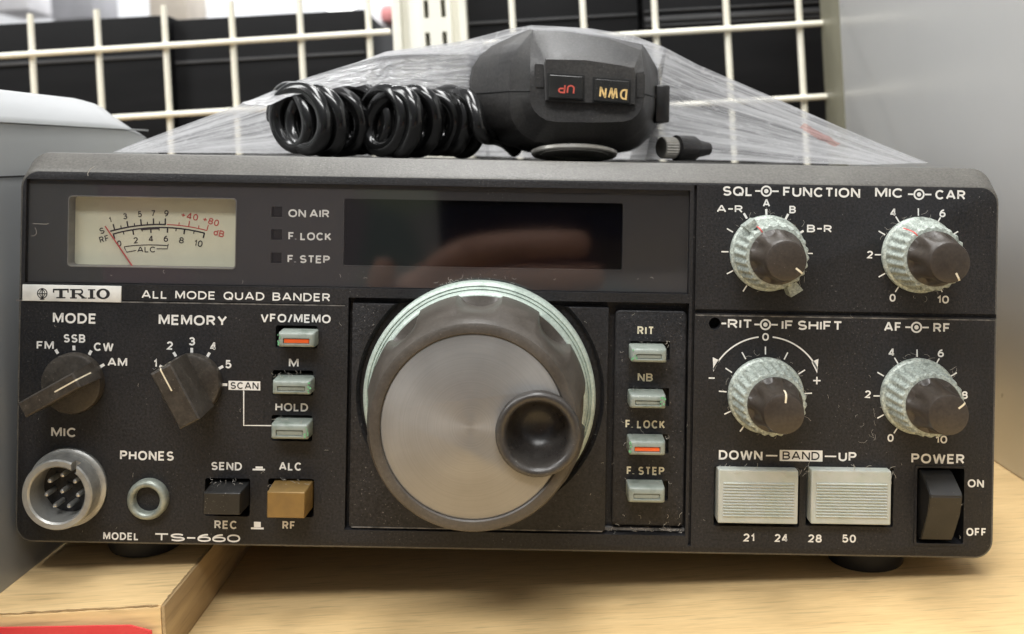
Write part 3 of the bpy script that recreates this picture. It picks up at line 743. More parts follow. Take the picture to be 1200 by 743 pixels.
def f10(bm):
    stroke(bm, [(845.5, 379), (851, 379.1)], 2.0)
    T(bm, 'RIT', 853, 881.5, 379.6, 10.8); conc(bm, 897, 380.4); T(bm, 'IF SHIFT', 916, 987, 381.4, 11)
    T(bm, '0', 893.2, 901, 394.8, 9)
    stroke(bm, arc(897.2, 462, 67.5, 97, 155, 20), 1.7); stroke(bm, arc(897.2, 462, 67.5, 83, 26, 20), 1.7)
    poly(bm, [(836, 435.5), (835.2, 418.5), (843, 422.4)]); poly(bm, [(957.5, 437.5), (959.2, 420.5), (951, 424)])
    stroke(bm, [(830.5, 443), (837.5, 443.1)], 1.7); stroke(bm, [(953, 446), (961.6, 446.1)], 1.7); stroke(bm, [(957.3, 441.6), (957.2, 450.4)], 1.7, .05)
    for x, y in ((871.7, 416.8), (897, 410.8), (921, 417.2), (854, 434), (939.6, 435.9), (847, 458.8), (947, 461), (853, 483.5), (869.8, 502)): radial(bm, 897, 463, x, y, 4.6, 1.5)
pr('shift_lettering', f10)
def f11(bm):
    T(bm, 'AF', 1036, 1056.5, 383, 11); conc(bm, 1074, 383.6); T(bm, 'RF', 1093.7, 1113.6, 384.2, 11)
    lev(bm, 1075.5, 464, OFF)
    for s, x, y in (('4', 1045, 413), ('6', 1102.5, 414), ('2', 1017, 462), ('0', 1043.6, 513.2), ('8', 1130.5, 463)): T(bm, s, x-3.6, x+3.6, y, 9)
    T(bm, '10', 1096, 1110, 515, 9.2)
pr('volume_lettering', f11)
def f12(bm):
    T(bm, 'DOWN', 842.4, 893.5, 533.4, 11); stroke(bm, [(897.6, 533.9), (911, 534.1)], 1.7)
    poly(bm, [(913.7, 527.2), (963.9, 528), (963.9, 541), (913.7, 540.2)]); T(bm, 'BAND', 917, 960.5, 534.1, 9.8, 0.07, .17, mi=1)
    stroke(bm, [(966.6, 534.7), (980, 534.9)], 1.7); T(bm, 'UP', 982.7, 1003.6, 535.2, 11)
    T(bm, '21', 871, 884, 630, 9.4); T(bm, '24', 907.7, 923.5, 630.5, 9.4); T(bm, '28', 947, 963, 631, 9.4); T(bm, '50', 986.7, 1003, 631.2, 9.4)
pr('band_lettering', f12, ['print', 'ink'])
def f13(bm):
    T(bm, 'POWER', 1068, 1130.4, 537.6, 11.4); T(bm, 'ON', 1134, 1153, 566.5, 9.4); T(bm, 'OFF', 1132.4, 1156, 623.5, 9.4)
pr('power_lettering', f13)

# ---- the sunken field's own plates
DX, DZ = L(562.5, 462.5)
bm = bmesh.new()
a = rect(410.5, 711.5, 358, 620.5)
ch = 5.0
o0 = [(a[0], a[3]), (a[0], a[2]), (a[1], a[2]), (a[1], a[3])]
box(bm, a[0], a[1], 0.35, 2.98, a[2], a[3], 0.25)
blk = build('dial_surround', bm, 'panel', radio)
c = bmesh.new(); lathe(c, DX, DZ, [(31.5, 1), (29.6, -1.2), (29.6, -2.2)], 96, cap0=True); cut(blk, c)
bm = bmesh.new(); a = rect(719.5, 803.5, 365, 617.5)
loft(bm, [[(x, y, z) for x, z in rr(a[0]+i, a[1]-i, a[2]+i, a[3]-i, 1.2)] for y, i in ((2.98, 0), (1.0, 0), (.8, .25))])
strip = build('button_strip', bm, 'panel', radio)
c = bmesh.new()
SB = [(740, 781.5, 408.5, 425.3), (738.5, 780.5, 463, 479.3), (737.5, 780, 517, 534.3), (736.5, 779.5, 571.5, 590)]
for x0, x1, yy0, yy1 in SB:
    b = rect(x0-1.5, x1+3.5, yy0-8.5, yy1-3.5, -.8); box(c, b[0], b[1], -3, 6, b[2], b[3])
cut(strip, c)
bm = bmesh.new(); q = -0.76
T(bm, 'RIT', 747, 766.4, 387.4, 9.6, q); T(bm, 'NB', 747.3, 765, 442.2, 9.4, q); T(bm, 'F. LOCK', 733, 779.5, 497.2, 9.6, q); T(bm, 'F. STEP', 734.5, 778.5, 551.8, 9.6, q)
flat('strip_lettering', bm, 'print_cream', strip)

# ---- dusty lips of the grooves and ledges, their overhead highlight put into pale strips
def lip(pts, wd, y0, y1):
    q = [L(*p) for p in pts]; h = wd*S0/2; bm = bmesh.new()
    loft(bm, [[(x, y1, z-h), (x, y0, z-h), (x, y0, z+h), (x, y1, z+h)] for x, z in q]); build('lit_dusty_lip', bm, 'lip', radio)
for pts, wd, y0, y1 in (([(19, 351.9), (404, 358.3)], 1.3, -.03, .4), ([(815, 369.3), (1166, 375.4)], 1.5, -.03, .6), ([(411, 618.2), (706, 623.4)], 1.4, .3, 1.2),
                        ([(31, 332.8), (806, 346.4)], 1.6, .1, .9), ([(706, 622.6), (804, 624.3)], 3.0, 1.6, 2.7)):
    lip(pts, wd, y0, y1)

# ---- buttons
def lit_button(x0, x1, y0, y1, p, lit, green=None):
    a = rect(x0, x1, y0, y1, p); k = .35
    bm = bmesh.new()
    loft(bm, [[(x, y, z) for x, z in rr(a[0]+i, a[1]-i, a[2]+i, a[3]-i, r, 3)] for y, i, r in ((3, -.1, .35), (-p+.9, 0, .35), (-p+.25, .18, .4), (-p, .55, .35))], True, False)
    ix = (a[1]-a[0])*.135; iz = (a[3]-a[2])*.27; lo = (a[3]-a[2])*.22
    inn = (a[0]+ix, a[1]-ix, a[2]+lo, a[3]-iz-(a[3]-a[2])*.12)
    def ring(y, i): return [bm.verts.new((x, y, z)) for x, z in rr(inn[0]+i, inn[1]-i, inn[2]+i, inn[3]-i, .2, 3)]
    outer = [v for v in bm.verts if abs(v.co.y+p) < 1e-6]
    r0 = ring(-p, 0); r1 = ring(-p+.5, .12)
    n = len(r0)
    for i in range(n):
        j = (i+1) % n
        bm.faces.new((outer[i], outer[j], r0[j], r0[i])); bm.faces.new((r0[i], r0[j], r1[j], r1[i]))
    bm.faces.new(r1)
    b = build('lit_push_button', bm, 'button', radio, ang=50)
    bm = bmesh.new()
    box(bm, inn[0]+.2, inn[1]-.2, -p+.30, -p+.6, inn[2]+.2, inn[3]-.2, .1)
    build('button_lens', bm, 'orange' if lit else 'button', b)
    if green:
        bm = bmesh.new()
        for g0, g1 in green:
            for _ in range(9):
                x = a[0]+(a[1]-a[0])*random.uniform(g0, g1); z = random.uniform(a[2]+.6, a[3]-.3); r = random.uniform(.12, .34)
                vs = [bm.verts.new((x+r*math.cos(t*1.05)*random.uniform(.6, 1.2), -p-.02-random.uniform(0, .02), z+r*math.sin(t*1.05)*random.uniform(.6, 1.4))) for t in range(6)]
                bm.faces.new(vs)
        flat('verdigris_stain', bm, 'verdigris', b)
    return b
lit_button(325.5, 368.5, 389.5, 407.5, 4.0, True, [(0, .08)])
lit_button(318.5, 363.5, 446, 463, 4.4, False, [(.92, 1)])
lit_button(317, 361, 497, 515.5, 4.6, False, [(.9, 1)])
for k, (x0, x1, yy0, yy1) in enumerate(SB):
    lit_button(x0, x1, yy0, yy1, 4.6, k == 2, [[(0, .16)], [(.84, 1)], [(0, .06)], None][k])

def square_button(x0, x1, y0, y1, p, m, label):
    a = rect(x0, x1, y0, y1, p); bm = bmesh.new()
    loft(bm, [[(x, y, z) for x, z in rr(a[0]+i, a[1]-i, a[2]+i, a[3]-i, r, 3)] for y, i, r in ((5, -.35, .3), (-p+.3, 0, .3), (-p, .22, .25))])
    build('push_button', bm, m, radio, label=label)
square_button(238, 281.5, 577.5, 603.5, 6.4, 'black_button', 'black square push button')
square_button(312.5, 357.5, 576.5, 607.5, 6.6, 'gold', 'bronze coloured square push button')

for x0, x1, y0, y1 in ((841.5, 935.5, 551, 614), (950.5, 1044.5, 551.5, 615)):
    p = 2.4; a = rect(x0, x1, y0, y1, p); bm = bmesh.new()
    box(bm, a[0], a[1], -p, 6, a[2], a[3], .35)
    wx = (a[1]-a[0]); wz = (a[3]-a[2])
    nrib = 12
    for i in range(nrib):
        z = a[2]+wz*(.14+.60*i/(nrib-1))
        # low saw-tooth rib
        xs0, xs1 = a[0]+wx*.065, a[1]-wx*.055
        h = wz*.6/(nrib-1)*.46
        ring = lambda x: [(x, -p+.02, z-h), (x, -p-.32, z+h*.1), (x, -p-.32, z+h*.45), (x, -p+.02, z+h)]
        loft(bm, [ring(xs0), ring(xs1)])
    build('band_key', bm, 'band', radio, ang=20)

# ---- rocker switch
a = rect(1074.8, 1116, 549, 634, 0)
bm = bmesh.new(); x0, x1, zt, zb = a[0]+.5, a[1]-.3, a[3]-.5, a[2]+.6
prof = [(-6, zt), (0.2, zt), (5.6, zt-3.3), (6.1, zt-4.2), (4.7, zt-9.0), (1.6, zb+1.0), (.8, zb), (-6, zb)]
loft(bm, [[(x, -p, z) for p, z in prof] for x in (x0, x1)])
bmesh.ops.bevel(bm, geom=[e for e in bm.edges], offset=.22, segments=2, affect='EDGES')
build('power_rocker', bm, 'black_button', radio)
bm = bmesh.new()
w_ = rect(*WELLS['power'])
o_ = rr(w_[0]-.05, w_[1]+.05, w_[2]-.05, w_[3]+.05, .5, 3); i_ = rr(w_[0]+.5, w_[1]-.4, w_[2]+.5, w_[3]-.45, .4, 3)
loft(bm, [[(x, 8, z) for x, z in o_], [(x, -.25, z) for x, z in o_], [(x, -.25, z) for x, z in i_], [(x, 8, z) for x, z in i_]], False, False)
build('switch_frame', bm, 'panel', radio)

# ---- bar knobs
def bar_knob(px, py, ang, halfw, label, dusty):
    cx, cz = L(px, py); bm = bmesh.new()
    lathe(bm, cx, cz, [(7.35, 0), (7.35, 1.6), (7.1, 2.1), (6.6, 2.3)], 56)
    ca, sa = math.cos(rad(ang)), math.sin(rad(ang))
    t0, t1, hw, p = -7.6, 6.9, halfw, 11.8
    def pt(t, s, q): return (cx+t*ca-s*sa, -q, cz+t*sa+s*ca)
    secs = [(2.0, 7.2, 7.2, hw+.35), (p-.35, t1+.05, -t0, hw+.02), (p, t1-.35, -t0-.35, hw-.3)]
    loft(bm, [[pt(b_, -h, q), pt(b_, h, q), pt(-c_, h, q), pt(-c_, -h, q)] for q, b_, c_, h in secs])
    k = build('bar_knob', bm, 'brown_dusty', radio, label=label, ang=30)
    bm = bmesh.new()
    def quad(pts): bm.faces.new([bm.verts.new(v) for v in pts])
    lw = .17
    e = p+.03
    quad([pt(1.2, -lw, e), pt(t1-.35, -lw, e), pt(t1-.35, lw, e), pt(1.2, lw, e)])
    quad([pt(t1-.33, -lw, e), pt(t1+.11, -lw, p-.33), pt(t1+.11, lw, p-.33), pt(t1-.33, lw, e)])
    quad([pt(t1+.11, -lw, p-.33), pt(7.2, -lw, 5.0), pt(7.2, lw, 5.0), pt(t1+.11, lw, p-.33)])
    build('pointer_line', bm, 'pointer', k, smooth=False)
bar_knob(87.5, 448, 30, 1.9, 'bar knob turned to the upper right', False)
bar_knob(225.5, 449, 119, 2.6, 'bar knob turned to the upper left', True)

# ---- microphone socket
cx, cz = L(79.5, 571); bm = bmesh.new()
lathe(bm, cx, cz, [(9.55, -1.1), (9.55, .5), (9.1, .9), (8.6, 1.0), (8.45, 1.0), (8.4, 5.2), (8.1, 5.6), (7.0, 5.6), (6.6, 5.2), (6.3, -3.4)], 72, cap0=False, cap1=False)
nx = cx+8.6*math.cos(rad(63)); nz = cz+8.6*math.sin(rad(63))
sock = build('microphone_socket', bm, 'dullmetal', radio, ang=30)
c = bmesh.new(); box(c, cx+3.4, cx+4.6, -8, -3.2, cz+5.2, cz+12); cut(sock, c)
bm = bmesh.new(); lathe(bm, cx, cz, [(6.6, -2.6), (.3, -2.62)], 40, cap1=True); build('socket_insert', bm, 'hole', sock)
for i in range(8):
    r = 0 if i == 7 else 3.9; t = rad(90+360/7*i)
    bm = bmesh.new(); lathe(bm, cx+r*math.cos(t), cz+r*math.sin(t), [(.62, -2.7), (.62, 2.4), (.45, 2.9), (.2, 3.05)], 14); build('contact_pin', bm, 'pin', sock)

# ---- headphone jack
cx, cz = L(175, 583.5); bm = bmesh.new()
lathe(bm, cx, cz, [(4.9, -.3), (4.9, 1.2), (4.6, 1.9), (4.1, 2.2), (3.5, 2.1), (3.15, 1.6), (3.1, -9)], 48, cap1=True)
build('headphone_jack', bm, 'jack', radio, ang=60)
bm = bmesh.new(); lathe(bm, cx, cz, [(2.9, -4), (.2, -4.01)], 24); build('jack_bore', bm, 'hole', radio)

# ---- dual knobs
def dual_knob(px, py, kcap, tick_ang, label, tab=False, red_ang=None):
    cx, cz = L(px, py); bm = bmesh.new()
    lathe(bm, cx, cz, [(9.25, .1), (9.25, .7), (9.0, 1.1), (8.55, 1.3), (8.55, 2.0, .2), (8.35, 2.6, .65), (7.95, 7.3, .55), (7.75, 8.2, .45), (7.4, 8.8, .3), (6.6, 8.9)], 288, 24, 0.6)
    if tab:
        for t0, w2, r1 in ((-58, 9, 10.6), (128, 9, 9.9)):
            a0, a1 = rad(t0-w2), rad(t0+w2)
            pts = [(8.0, a0), (r1, a0), (r1, a1), (8.0, a1)]
            loft(bm, [[(cx+r*math.cos(a), -p, cz+r*math.sin(a)) for r, a in pts] for p in (2.0, 6.5)])
    k = build('control_knob', bm, 'mint', radio, label=label, ang=50)
    bm = bmesh.new()
    lathe(bm, cx, cz, [(6.5, 8.5), (6.5, 9.3), (6.35, 9.9, 1.1), (5.5, 13.0, .7), (4.95, 15.2, .06), (4.75, 16.4), (4.5, 17.1), (3.9, 17.35)], 96, 8, kcap)
    build('knob_cap', bm, 'brown', k, ang=40)
    bm = bmesh.new(); ca, sa = math.cos(rad(tick_ang)), math.sin(rad(tick_ang))
    def pt(r, s, q): return (cx+r*ca-s*sa, -q, cz+r*sa+s*ca)
    lw = .22
    rows = [(2.6, 17.40), (3.9, 17.40), (4.55, 17.14), (4.82, 16.4), (5.02, 15.2)]
    vs = [(bm.verts.new(pt(r, -lw, q)), bm.verts.new(pt(r, lw, q))) for r, q in rows]
    for u, v in zip(vs[:-1], vs[1:]): bm.faces.new((u[0], u[1], v[1], v[0]))
    build('pointer_line', bm, 'pointer', k, smooth=False)
    if red_ang is not None:
        bm = bmesh.new(); ca, sa = math.cos(rad(red_ang)), math.sin(rad(red_ang))
        rows = [(8.45, 3.0), (8.0, 7.3), (7.72, 8.35), (7.35, 8.86), (6.7, 8.95)]
        vs = [(bm.verts.new(pt(r, -.16, q)), bm.verts.new(pt(r, .16, q))) for r, q in rows]
        for u, v in zip(vs[:-1], vs[1:]): bm.faces.new((u[0], u[1], v[1], v[0]))
        build('index_line', bm, 'red_ink', k, smooth=False)
dual_knob(899.5, 296.5, .3, -38, 'two-tier knob with a tab on its ring, upper row', True, 122)
dual_knob(1077, 298.5, 1.1, -62, 'two-tier knob with a red line on its ring', False, 128)
dual_knob(897, 463, .7, 86, 'two-tier knob under a curved arrow', False, None)
dual_knob(1075.5, 464, .1, 38, 'two-tier knob in the lower right', False, None)

# ---- tuning dial
bm = bmesh.new()
prof = [(28.0, .2), (28.0, 2.6), (27.5, 3.3), (27.0, 3.5), (26.85, 3.2), (26.7, 3.5), (26.3, 4.3), (26.15, 4.0), (26.0, 4.4), (25.4, 5.4), (25.0, 5.6), (22.0, 5.6)]
lathe(bm, DX, DZ, prof, 144)
dial = build('tuning_dial', bm, 'mint_flange', radio, ang=40)
bm = bmesh.new()
prof = [(24.9, 5.7), (25.6, 6.2, 3.1), (25.7, 8.0, 3.1), (25.5, 11, 2.8), (25.3, 14, 2.4), (24.9, 18, 1.5), (24.1, 22, .5), (23.4, 24.6, .1), (22.9, 26.4), (22.3, 27.6), (21.3, 28.0), (20.2, 27.9), (19.95, 27.6), (19.9, 27.0), (5, 26.9)]
lathe(bm, DX, DZ, prof, 240, 8, 0.0, bite=True)
grip = build('scalloped_grip', bm, 'knob_grey', dial, ang=38)
FX, FZ = L(630.5, 509.5, 29.5)
c = bmesh.new(); lathe(c, FX, FZ, [(8.6, 40), (8.6, 16)], 56, cap0=True); cut(grip, c)
bm = bmesh.new(); lathe(bm, DX, DZ, [(19.85, 26.95), (19.85, 27.35), (19.6, 27.5)], 160)
disc = build('face_disc', bm, 'disc', dial, ang=30)
c = bmesh.new(); lathe(c, FX, FZ, [(8.6, 40), (8.6, 16)], 56, cap0=True); cut(disc, c)
bm = bmesh.new()
lathe(bm, FX, FZ, [(9.0, 20), (9.0, 27.0), (9.15, 28.6), (8.95, 29.7), (8.4, 30.1), (7.7, 30.0), (7.1, 29.4), (6.7, 28.2), (6.3, 25.8), (5.6, 23.6), (4.3, 21.9), (2.4, 21.1), (.3, 20.9)], 96)
build('finger_dimple', bm, 'dimple', dial, ang=60)

# ---- lint and dust caught round the controls
def lint():
    bm = bmesh.new()
    def hair(x, z, p, ln, r=.045):
        a = random.uniform(0, 6.28); pts = []; cur = random.uniform(-.5, .5)
        X, Z, Y = x, z, -p
        for i in range(7):
            pts.append((X, Y, Z)); X += ln/6*math.cos(a); Z += ln/6*math.sin(a); a += cur+random.uniform(-.3, .3); Y -= random.uniform(-.03, .06)
        tube(bm, pts, r, 4)
    for px, py in ((899.5, 296.5), (1077, 298.5), (897, 463), (1075.5, 464)):
        cx, cz = L(px, py)
        for _ in range(26):
            t = random.gauss(70, 75); r = random.uniform(8.6, 10.4)
            hair(cx+r*math.cos(rad(t)), cz+r*math.sin(rad(t)), random.uniform(.2, 3), random.uniform(.6, 2.0), .028)
    for _ in range(60):
        px = random.uniform(838, 1046); x, z = L(px, 549+(px-838)*.006+random.uniform(-2, 2)); hair(x, z, random.uniform(.5, 2.8), random.uniform(.8, 2.6), .035)
    for _ in range(8):
        x, z = L(random.uniform(722, 800), random.uniform(600, 619)); hair(x, z, random.uniform(-.7, .3), random.uniform(.6, 1.8), .03)
    for _ in range(34):
        x, z = L(random.uniform(712, 804), random.uniform(621.5, 624)); hair(x, z, random.uniform(-2, -.4), random.uniform(.3, 1.0), .04)
    for x0, x1, y0, y1 in SB:
        for _ in range(12):
            x, z = L(random.uniform(x0-4, x1+4), y0+random.uniform(-9, 1)); hair(x, z, random.uniform(-.6, 2.5), random.uniform(.6, 1.8), .03)
    for _ in range(26):
        px = random.uniform(510, 600); x, z = L(px, 330+random.uniform(-6, 2)+abs(px-555)*.05); hair(x, z, random.uniform(.1, 2), random.uniform(.4, 1.6), .04)
    for _ in range(10):
        x, z = L(random.uniform(995, 1028), random.uniform(480, 520)); hair(x, z, .1, random.uniform(1, 2.6), .022)
    for _ in range(60):
        x, z = L(random.uniform(30, 1160), random.uniform(360, 640)); hair(x, z, .06, random.uniform(.3, 1.1), .025)
    for _ in range(12):
        x, z = L(random.uniform(36, 800), random.uniform(318, 332)); hair(x, z, -.3, random.uniform(.3, 1.3), .03)
    x, z = L(38, 262); hair(x, z, -.2, 4, .05); hair(x+.5, z-1, -.2, 3, .04)
    x, z = L(105, 206); hair(x, z, .8, 3, .07)
    for (px, py, n, sx, sy) in ((266, 561.5, 12, 20, 1.0), (340, 561.5, 10, 22, 1.2), (342, 436, 12, 20, 1.5), (342, 489, 10, 20, 1.5)):
        for _ in range(n):
            x, z = L(px+random.uniform(-sx, sx), py+random.uniform(-sy, sy)); hair(x, z, random.uniform(0, 4), random.uniform(.4, 1.3), .03)
    o = build('dust_lint', bm, 'lint', radio, smooth=False); o['kind'] = 'stuff'
lint()

# ================================================================== MICROPHONE (lies upside down on the radio)
YM = 30.0
def zq(X, Y): return (540+X/4.37, 30+Y/4.37)
mo = Vector((0, YM+30, 0)); a = L(*zq(590, 665), -YM); mo.x, mo.z = a[0], ZT
mic = thing('microphone', 'black hand microphone lying upside down on the radio with two top keys', 'microphone', RADIO @ Matrix.Translation(mo*S))
def sec(pts, y, k=1.0, c=(560, 350)):
    out = []
    for X, Y in pts:
        X = c[0]+(X-c[0])*k; Y = c[1]+(Y-c[1])*k
        x, z = L(*zq(X, Y), -y); out.append((x, y, z))
    return out
O_ = [(46, 350), (60, 215), (160, 105), (350, 14), (560, 27), (760, 55), (935, 92), (1002, 220), (1010, 370), (990, 510), (905, 610), (800, 645), (560, 655), (350, 640), (150, 575), (62, 465)]
M_ = [(250, 335), (258, 175), (305, 95), (368, 20), (560, 30), (755, 62), (928, 122), (972, 235), (982, 360), (962, 480), (885, 565), (780, 605), (560, 615), (370, 595), (280, 520), (250, 420)]
F_ = [(350, 335), (352, 215), (357, 110), (368, 22), (560, 33), (755, 65), (925, 127), (938, 235), (938, 350), (930, 425), (880, 482), (780, 497), (560, 497), (440, 488), (375, 440), (352, 390)]
FY = [0, .5, 4.5, 9, 9, 9, 8, 1.5, 0, 0, 0, 0, 0, 0, 0, 0]
G_ = [(425, 300), (425, 240), (428, 195), (434, 172), (640, 175), (800, 196), (888, 216), (893, 250), (893, 300), (893, 370), (885, 402), (780, 400), (640, 396), (470, 386), (430, 380), (426, 350)]
bm = bmesh.new()
def dense(pts):                         # a softened, denser outline
    out = []
    n = len(pts)
    for i in range(n):
        a, b, c_, d = pts[i-1], pts[i], pts[(i+1) % n], pts[(i+2) % n]
        out.append(b)
        out.append(tuple((b[k]+c_[k])/2 if 2 <= i <= 7 else (-a[k]+9*b[k]+9*c_[k]-d[k])/16 for k in (0, 1)))
    return out
secs = [(G_, YM+.3, 1, None), (F_, YM, .985, FY), (F_, YM+.35, 1, FY), (M_, YM+9.5, .985, None), (M_, YM+11, 1.0, None), (O_, YM+24, .985, None), (O_, YM+27, 1.0, None), (O_, YM+60, 1.03, None), (O_, YM+78, .95, None), (O_, YM+86, .7, None)]
def ysec(p, y, k, fy):
    q = sec(dense(p), y, k)
    if fy:
        d = []
        for i in range(16): d += [fy[i], (fy[i]+fy[(i+1) % 16])/2]
        q = [(a_[0]*(D+y+e)/(D+y), y+e, a_[2]*(D+y+e)/(D+y)) for a_, e in zip(q, d)]
    return q
loft(bm, [ysec(*q) for q in secs])
build('microphone_body', bm, 'mic', mic, off=mo, ang=24)
secs = [q[:3] for q in secs[1:]]
# parting line
bm = bmesh.new()
for side in (0, 1):
    pts = []
    for p, y, k in secs[:7]:
        if side == 0:
            q = sec([p[0]], y, k)[0]; pts.append((q[0]-.0, q[1]-.1, q[2]))
        else:
            q = sec([p[8]], y, k)[0]; pts.append((q[0]+.0, q[1]-.1, q[2]))
    bm = bmesh.new(); tube(bm, pts, .24, 6)
    build('parting_line', bm, 'shadow_gap', mic, off=mo)
# raised key surround
bm = bmesh.new()
def quadring(pts, y): return [(lambda t: (t[0], y, t[1]))(L(*zq(X, Y), -y)) for X, Y in pts]
sur = [(432, 168), (640, 172), (830, 200), (880, 212), (895, 245), (892, 405), (640, 398), (432, 385), (426, 200)]
loft(bm, [quadring(sur, YM+1), quadring(sur, YM-1.3), quadring([(560+(X-660)*.965+98, 290+(Y-290)*.96) for X, Y in sur], YM-1.6)])
build('key_surround', bm, 'mic', mic, off=mo, ang=30)
for X0, X1, Y0, Y1, s, m in ((378, 428, 195, 320, '', ''), (897, 942, 240, 372, '', '')):
    bm = bmesh.new(); loft(bm, [quadring([(X0, Y0), (X1, Y0+4), (X1, Y1), (X0, Y1)], y) for y in (YM+2, YM-.12)]); bmesh.ops.bevel(bm, geom=list(bm.edges), offset=.25, segments=2, affect='EDGES')
    build('grip_rib', bm, 'mic', mic, off=mo)
for q4, txt, m, tq in ((((450, 247), (628, 258), (628, 382), (448, 372)), 'UP', 'red_print', (541, 325, 84, 46)), (((682, 268), (866, 282), (864, 402), (680, 388)), 'DWN', 'amber_print', (781, 347, 142, 54))):
    bm = bmesh.new()
    cxx = sum(p[0] for p in q4)/4; cyy = sum(p[1] for p in q4)/4
    sh = lambda k: [(cxx+(X-cxx)*k, cyy+(Y-cyy)*k) for X, Y in q4]
    loft(bm, [quadring(sh(1.07), YM-1.0), quadring(sh(1.07), YM-1.75)]); 
    kb = build('key_well', bm, 'shadow_gap', mic, off=mo)
    bm = bmesh.new()
    loft(bm, [quadring(sh(1.0), YM-1.5), quadring(sh(.99), YM-3.0)])
    bmesh.ops.bevel(bm, geom=list(bm.edges), offset=.35, segments=3, affect='EDGES')
    kb = build('microphone_key', bm, 'gloss_black', mic, off=mo)
    bm = bmesh.new(); y = YM-3.04; X, Y, wd, ht = tq; x, z = L(*zq(X, Y), -y); k = (D+y)/F/4.37
    text_bm(bm, txt, x, z, wd*k, ht*k, y, .17, math.pi+rad(-4.5))
    for f in bm.faces:
        f.normal_update()
        if f.normal.y > 0: f.normal_flip()
    build('key_lettering', bm, m, kb, off=mo, smooth=False, recalc=False)
# talk switch on the side
bm = bmesh.new(); p0 = L(*zq(985, 400), -(YM+26)); p1 = L(*zq(1056, 400), -(YM+26)); zt = L(*zq(1030, 312), -(YM+26))[1]; zb = L(*zq(1030, 500), -(YM+26))[1]
box(bm, p0[0], p1[0], YM+20, YM+52, zb, zt, .6); build('talk_switch', bm, 'gloss_black', mic, off=mo)
# hanger disc
bm = bmesh.new()
cx, cz = L(*zq(583, 646), -(YM+10)); r = 12.4
rot = Matrix.Translation((cx, YM+10+2, ZT+2.35)) @ Matrix.Rotation(rad(-78), 4, 'X') @ Matrix.Rotation(rad(3), 4, 'Y')
lathe(bm, 0, 0, [(11.6, -.9), (12.4, -.5), (12.4, .25), (12.1, .6), (11.2, .62), (11.0, .35), (9.9, .35), (9.7, .6), (6.2, .6), (6.0, .3), (1, .3)], 72, cap0=True)
bmesh.ops.transform(bm, matrix=Matrix.Translation((cx, YM+13, ZT+2.0)) @ Matrix.Rotation(rad(80), 4, 'X'), verts=bm.verts)
build('hanger_button', bm, 'chrome', mic, off=mo, ang=30)

# ================================================================== COILED CORD
def coil():
    pts = []
    axis = []
    # a loose pile: out to the left along the front, back along the rear
    def base(t):
        if t < .5:
            u = t/.5; return Vector((-20-52*u, 46+6*math.sin(u*13), 0))
        u = (t-.5)/.5; return Vector((-72+52*u, 66+4*math.sin(u*11), 0))
    turns = 23.0; n = 1200
    for i in range(n+1):
        t = i/n; ph = 2*math.pi*turns*t + .35*math.sin(t*31)
        b = base(t); yaw = rad(40+30*noise.noise((t*16, 1.3, 0))); R = 8.2+1.3*noise.noise((t*17, 4.0, 0))
        e1 = Vector((math.cos(yaw), -math.sin(yaw), 0)); lean = .18*math.sin(t*9)
        p = b+e1*(R*math.cos(ph)+lean*R*math.sin(ph))+Vector((0, 0, 1))*(R*math.sin(ph))
        p.z += ZT+R+2.5+.5*math.sin(t*29)
        pts.append(p)
    # the straight tail runs in under the microphone
    def tail(p, q, d1, d2):
        out = []; t0 = (p-q).normalized()
        for i in range(1, 25):
            t = i/24; b_ = p+t0*9; c_ = p+d1; d_ = p+d2
            out.append(p*(1-t)**3+b_*3*t*(1-t)**2+c_*3*t*t*(1-t)+d_*t**3)
        return out
    head = tail(pts[0], pts[3], Vector((3, 22, 0)), Vector((10, 40, 2-pts[0].z+ZT+1)))
    end = tail(pts[-1], pts[-4], Vector((6, 14, 0)), Vector((22, 26, 2-pts[-1].z+ZT+1)))
    return head[::-1]+pts+end
pts = coil()
co_ = Vector((-38, 56, ZT))
bm = bmesh.new(); tube(bm, pts, 2.4, 14)
cord = build('coiled_cord', bm, 'cord', None, RADIO @ Matrix.Translation(co_*S), off=co_, ang=80)
cord['label'] = 'glossy black coiled microphone cord heaped on the radio left of the microphone'; cord['category'] = 'cord'

# ================================================================== CABLE PLUG
po = Vector((48, 62, ZT))
plug = thing('cable_plug', 'small knurled metal cable plug lying behind the right side of the microphone', 'plug', RADIO @ Matrix.Translation(po*S))
def along(bm, x0, dirv, prof, n=28, nf=0):
    d = Vector(dirv).normalized(); e = d.orthogonal().normalized(); g = d.cross(e)
    rings = []
    for r, t, *am in prof:
        ring = []
        for i in range(n):
            a_ = 2*math.pi*i/n; k = r-(am[0]*(i % 2) if am else 0)
            ring.append(Vector(x0)+d*t+(e*math.cos(a_)+g*math.sin(a_))*k)
        rings.append(ring)
    loft(bm, rings)
x0 = L(766, 165, -62); base_ = (x0[0]+2, 60, ZT+4.4); dv = (.9, .45, 0)
bm = bmesh.new(); along(bm, base_, dv, [(3.0, 0), (3.4, .3, .25), (3.4, 4.5, .25), (3.1, 5)], 48); build('knurled_ring', bm, 'chrome', plug, off=po, ang=20)
bm = bmesh.new(); along(bm, base_, dv, [(2.8, 4.8), (4.0, 5.6), (3.9, 12), (2.8, 14), (2.0, 18)]); build('plug_shell', bm, 'gloss_black', plug, off=po)

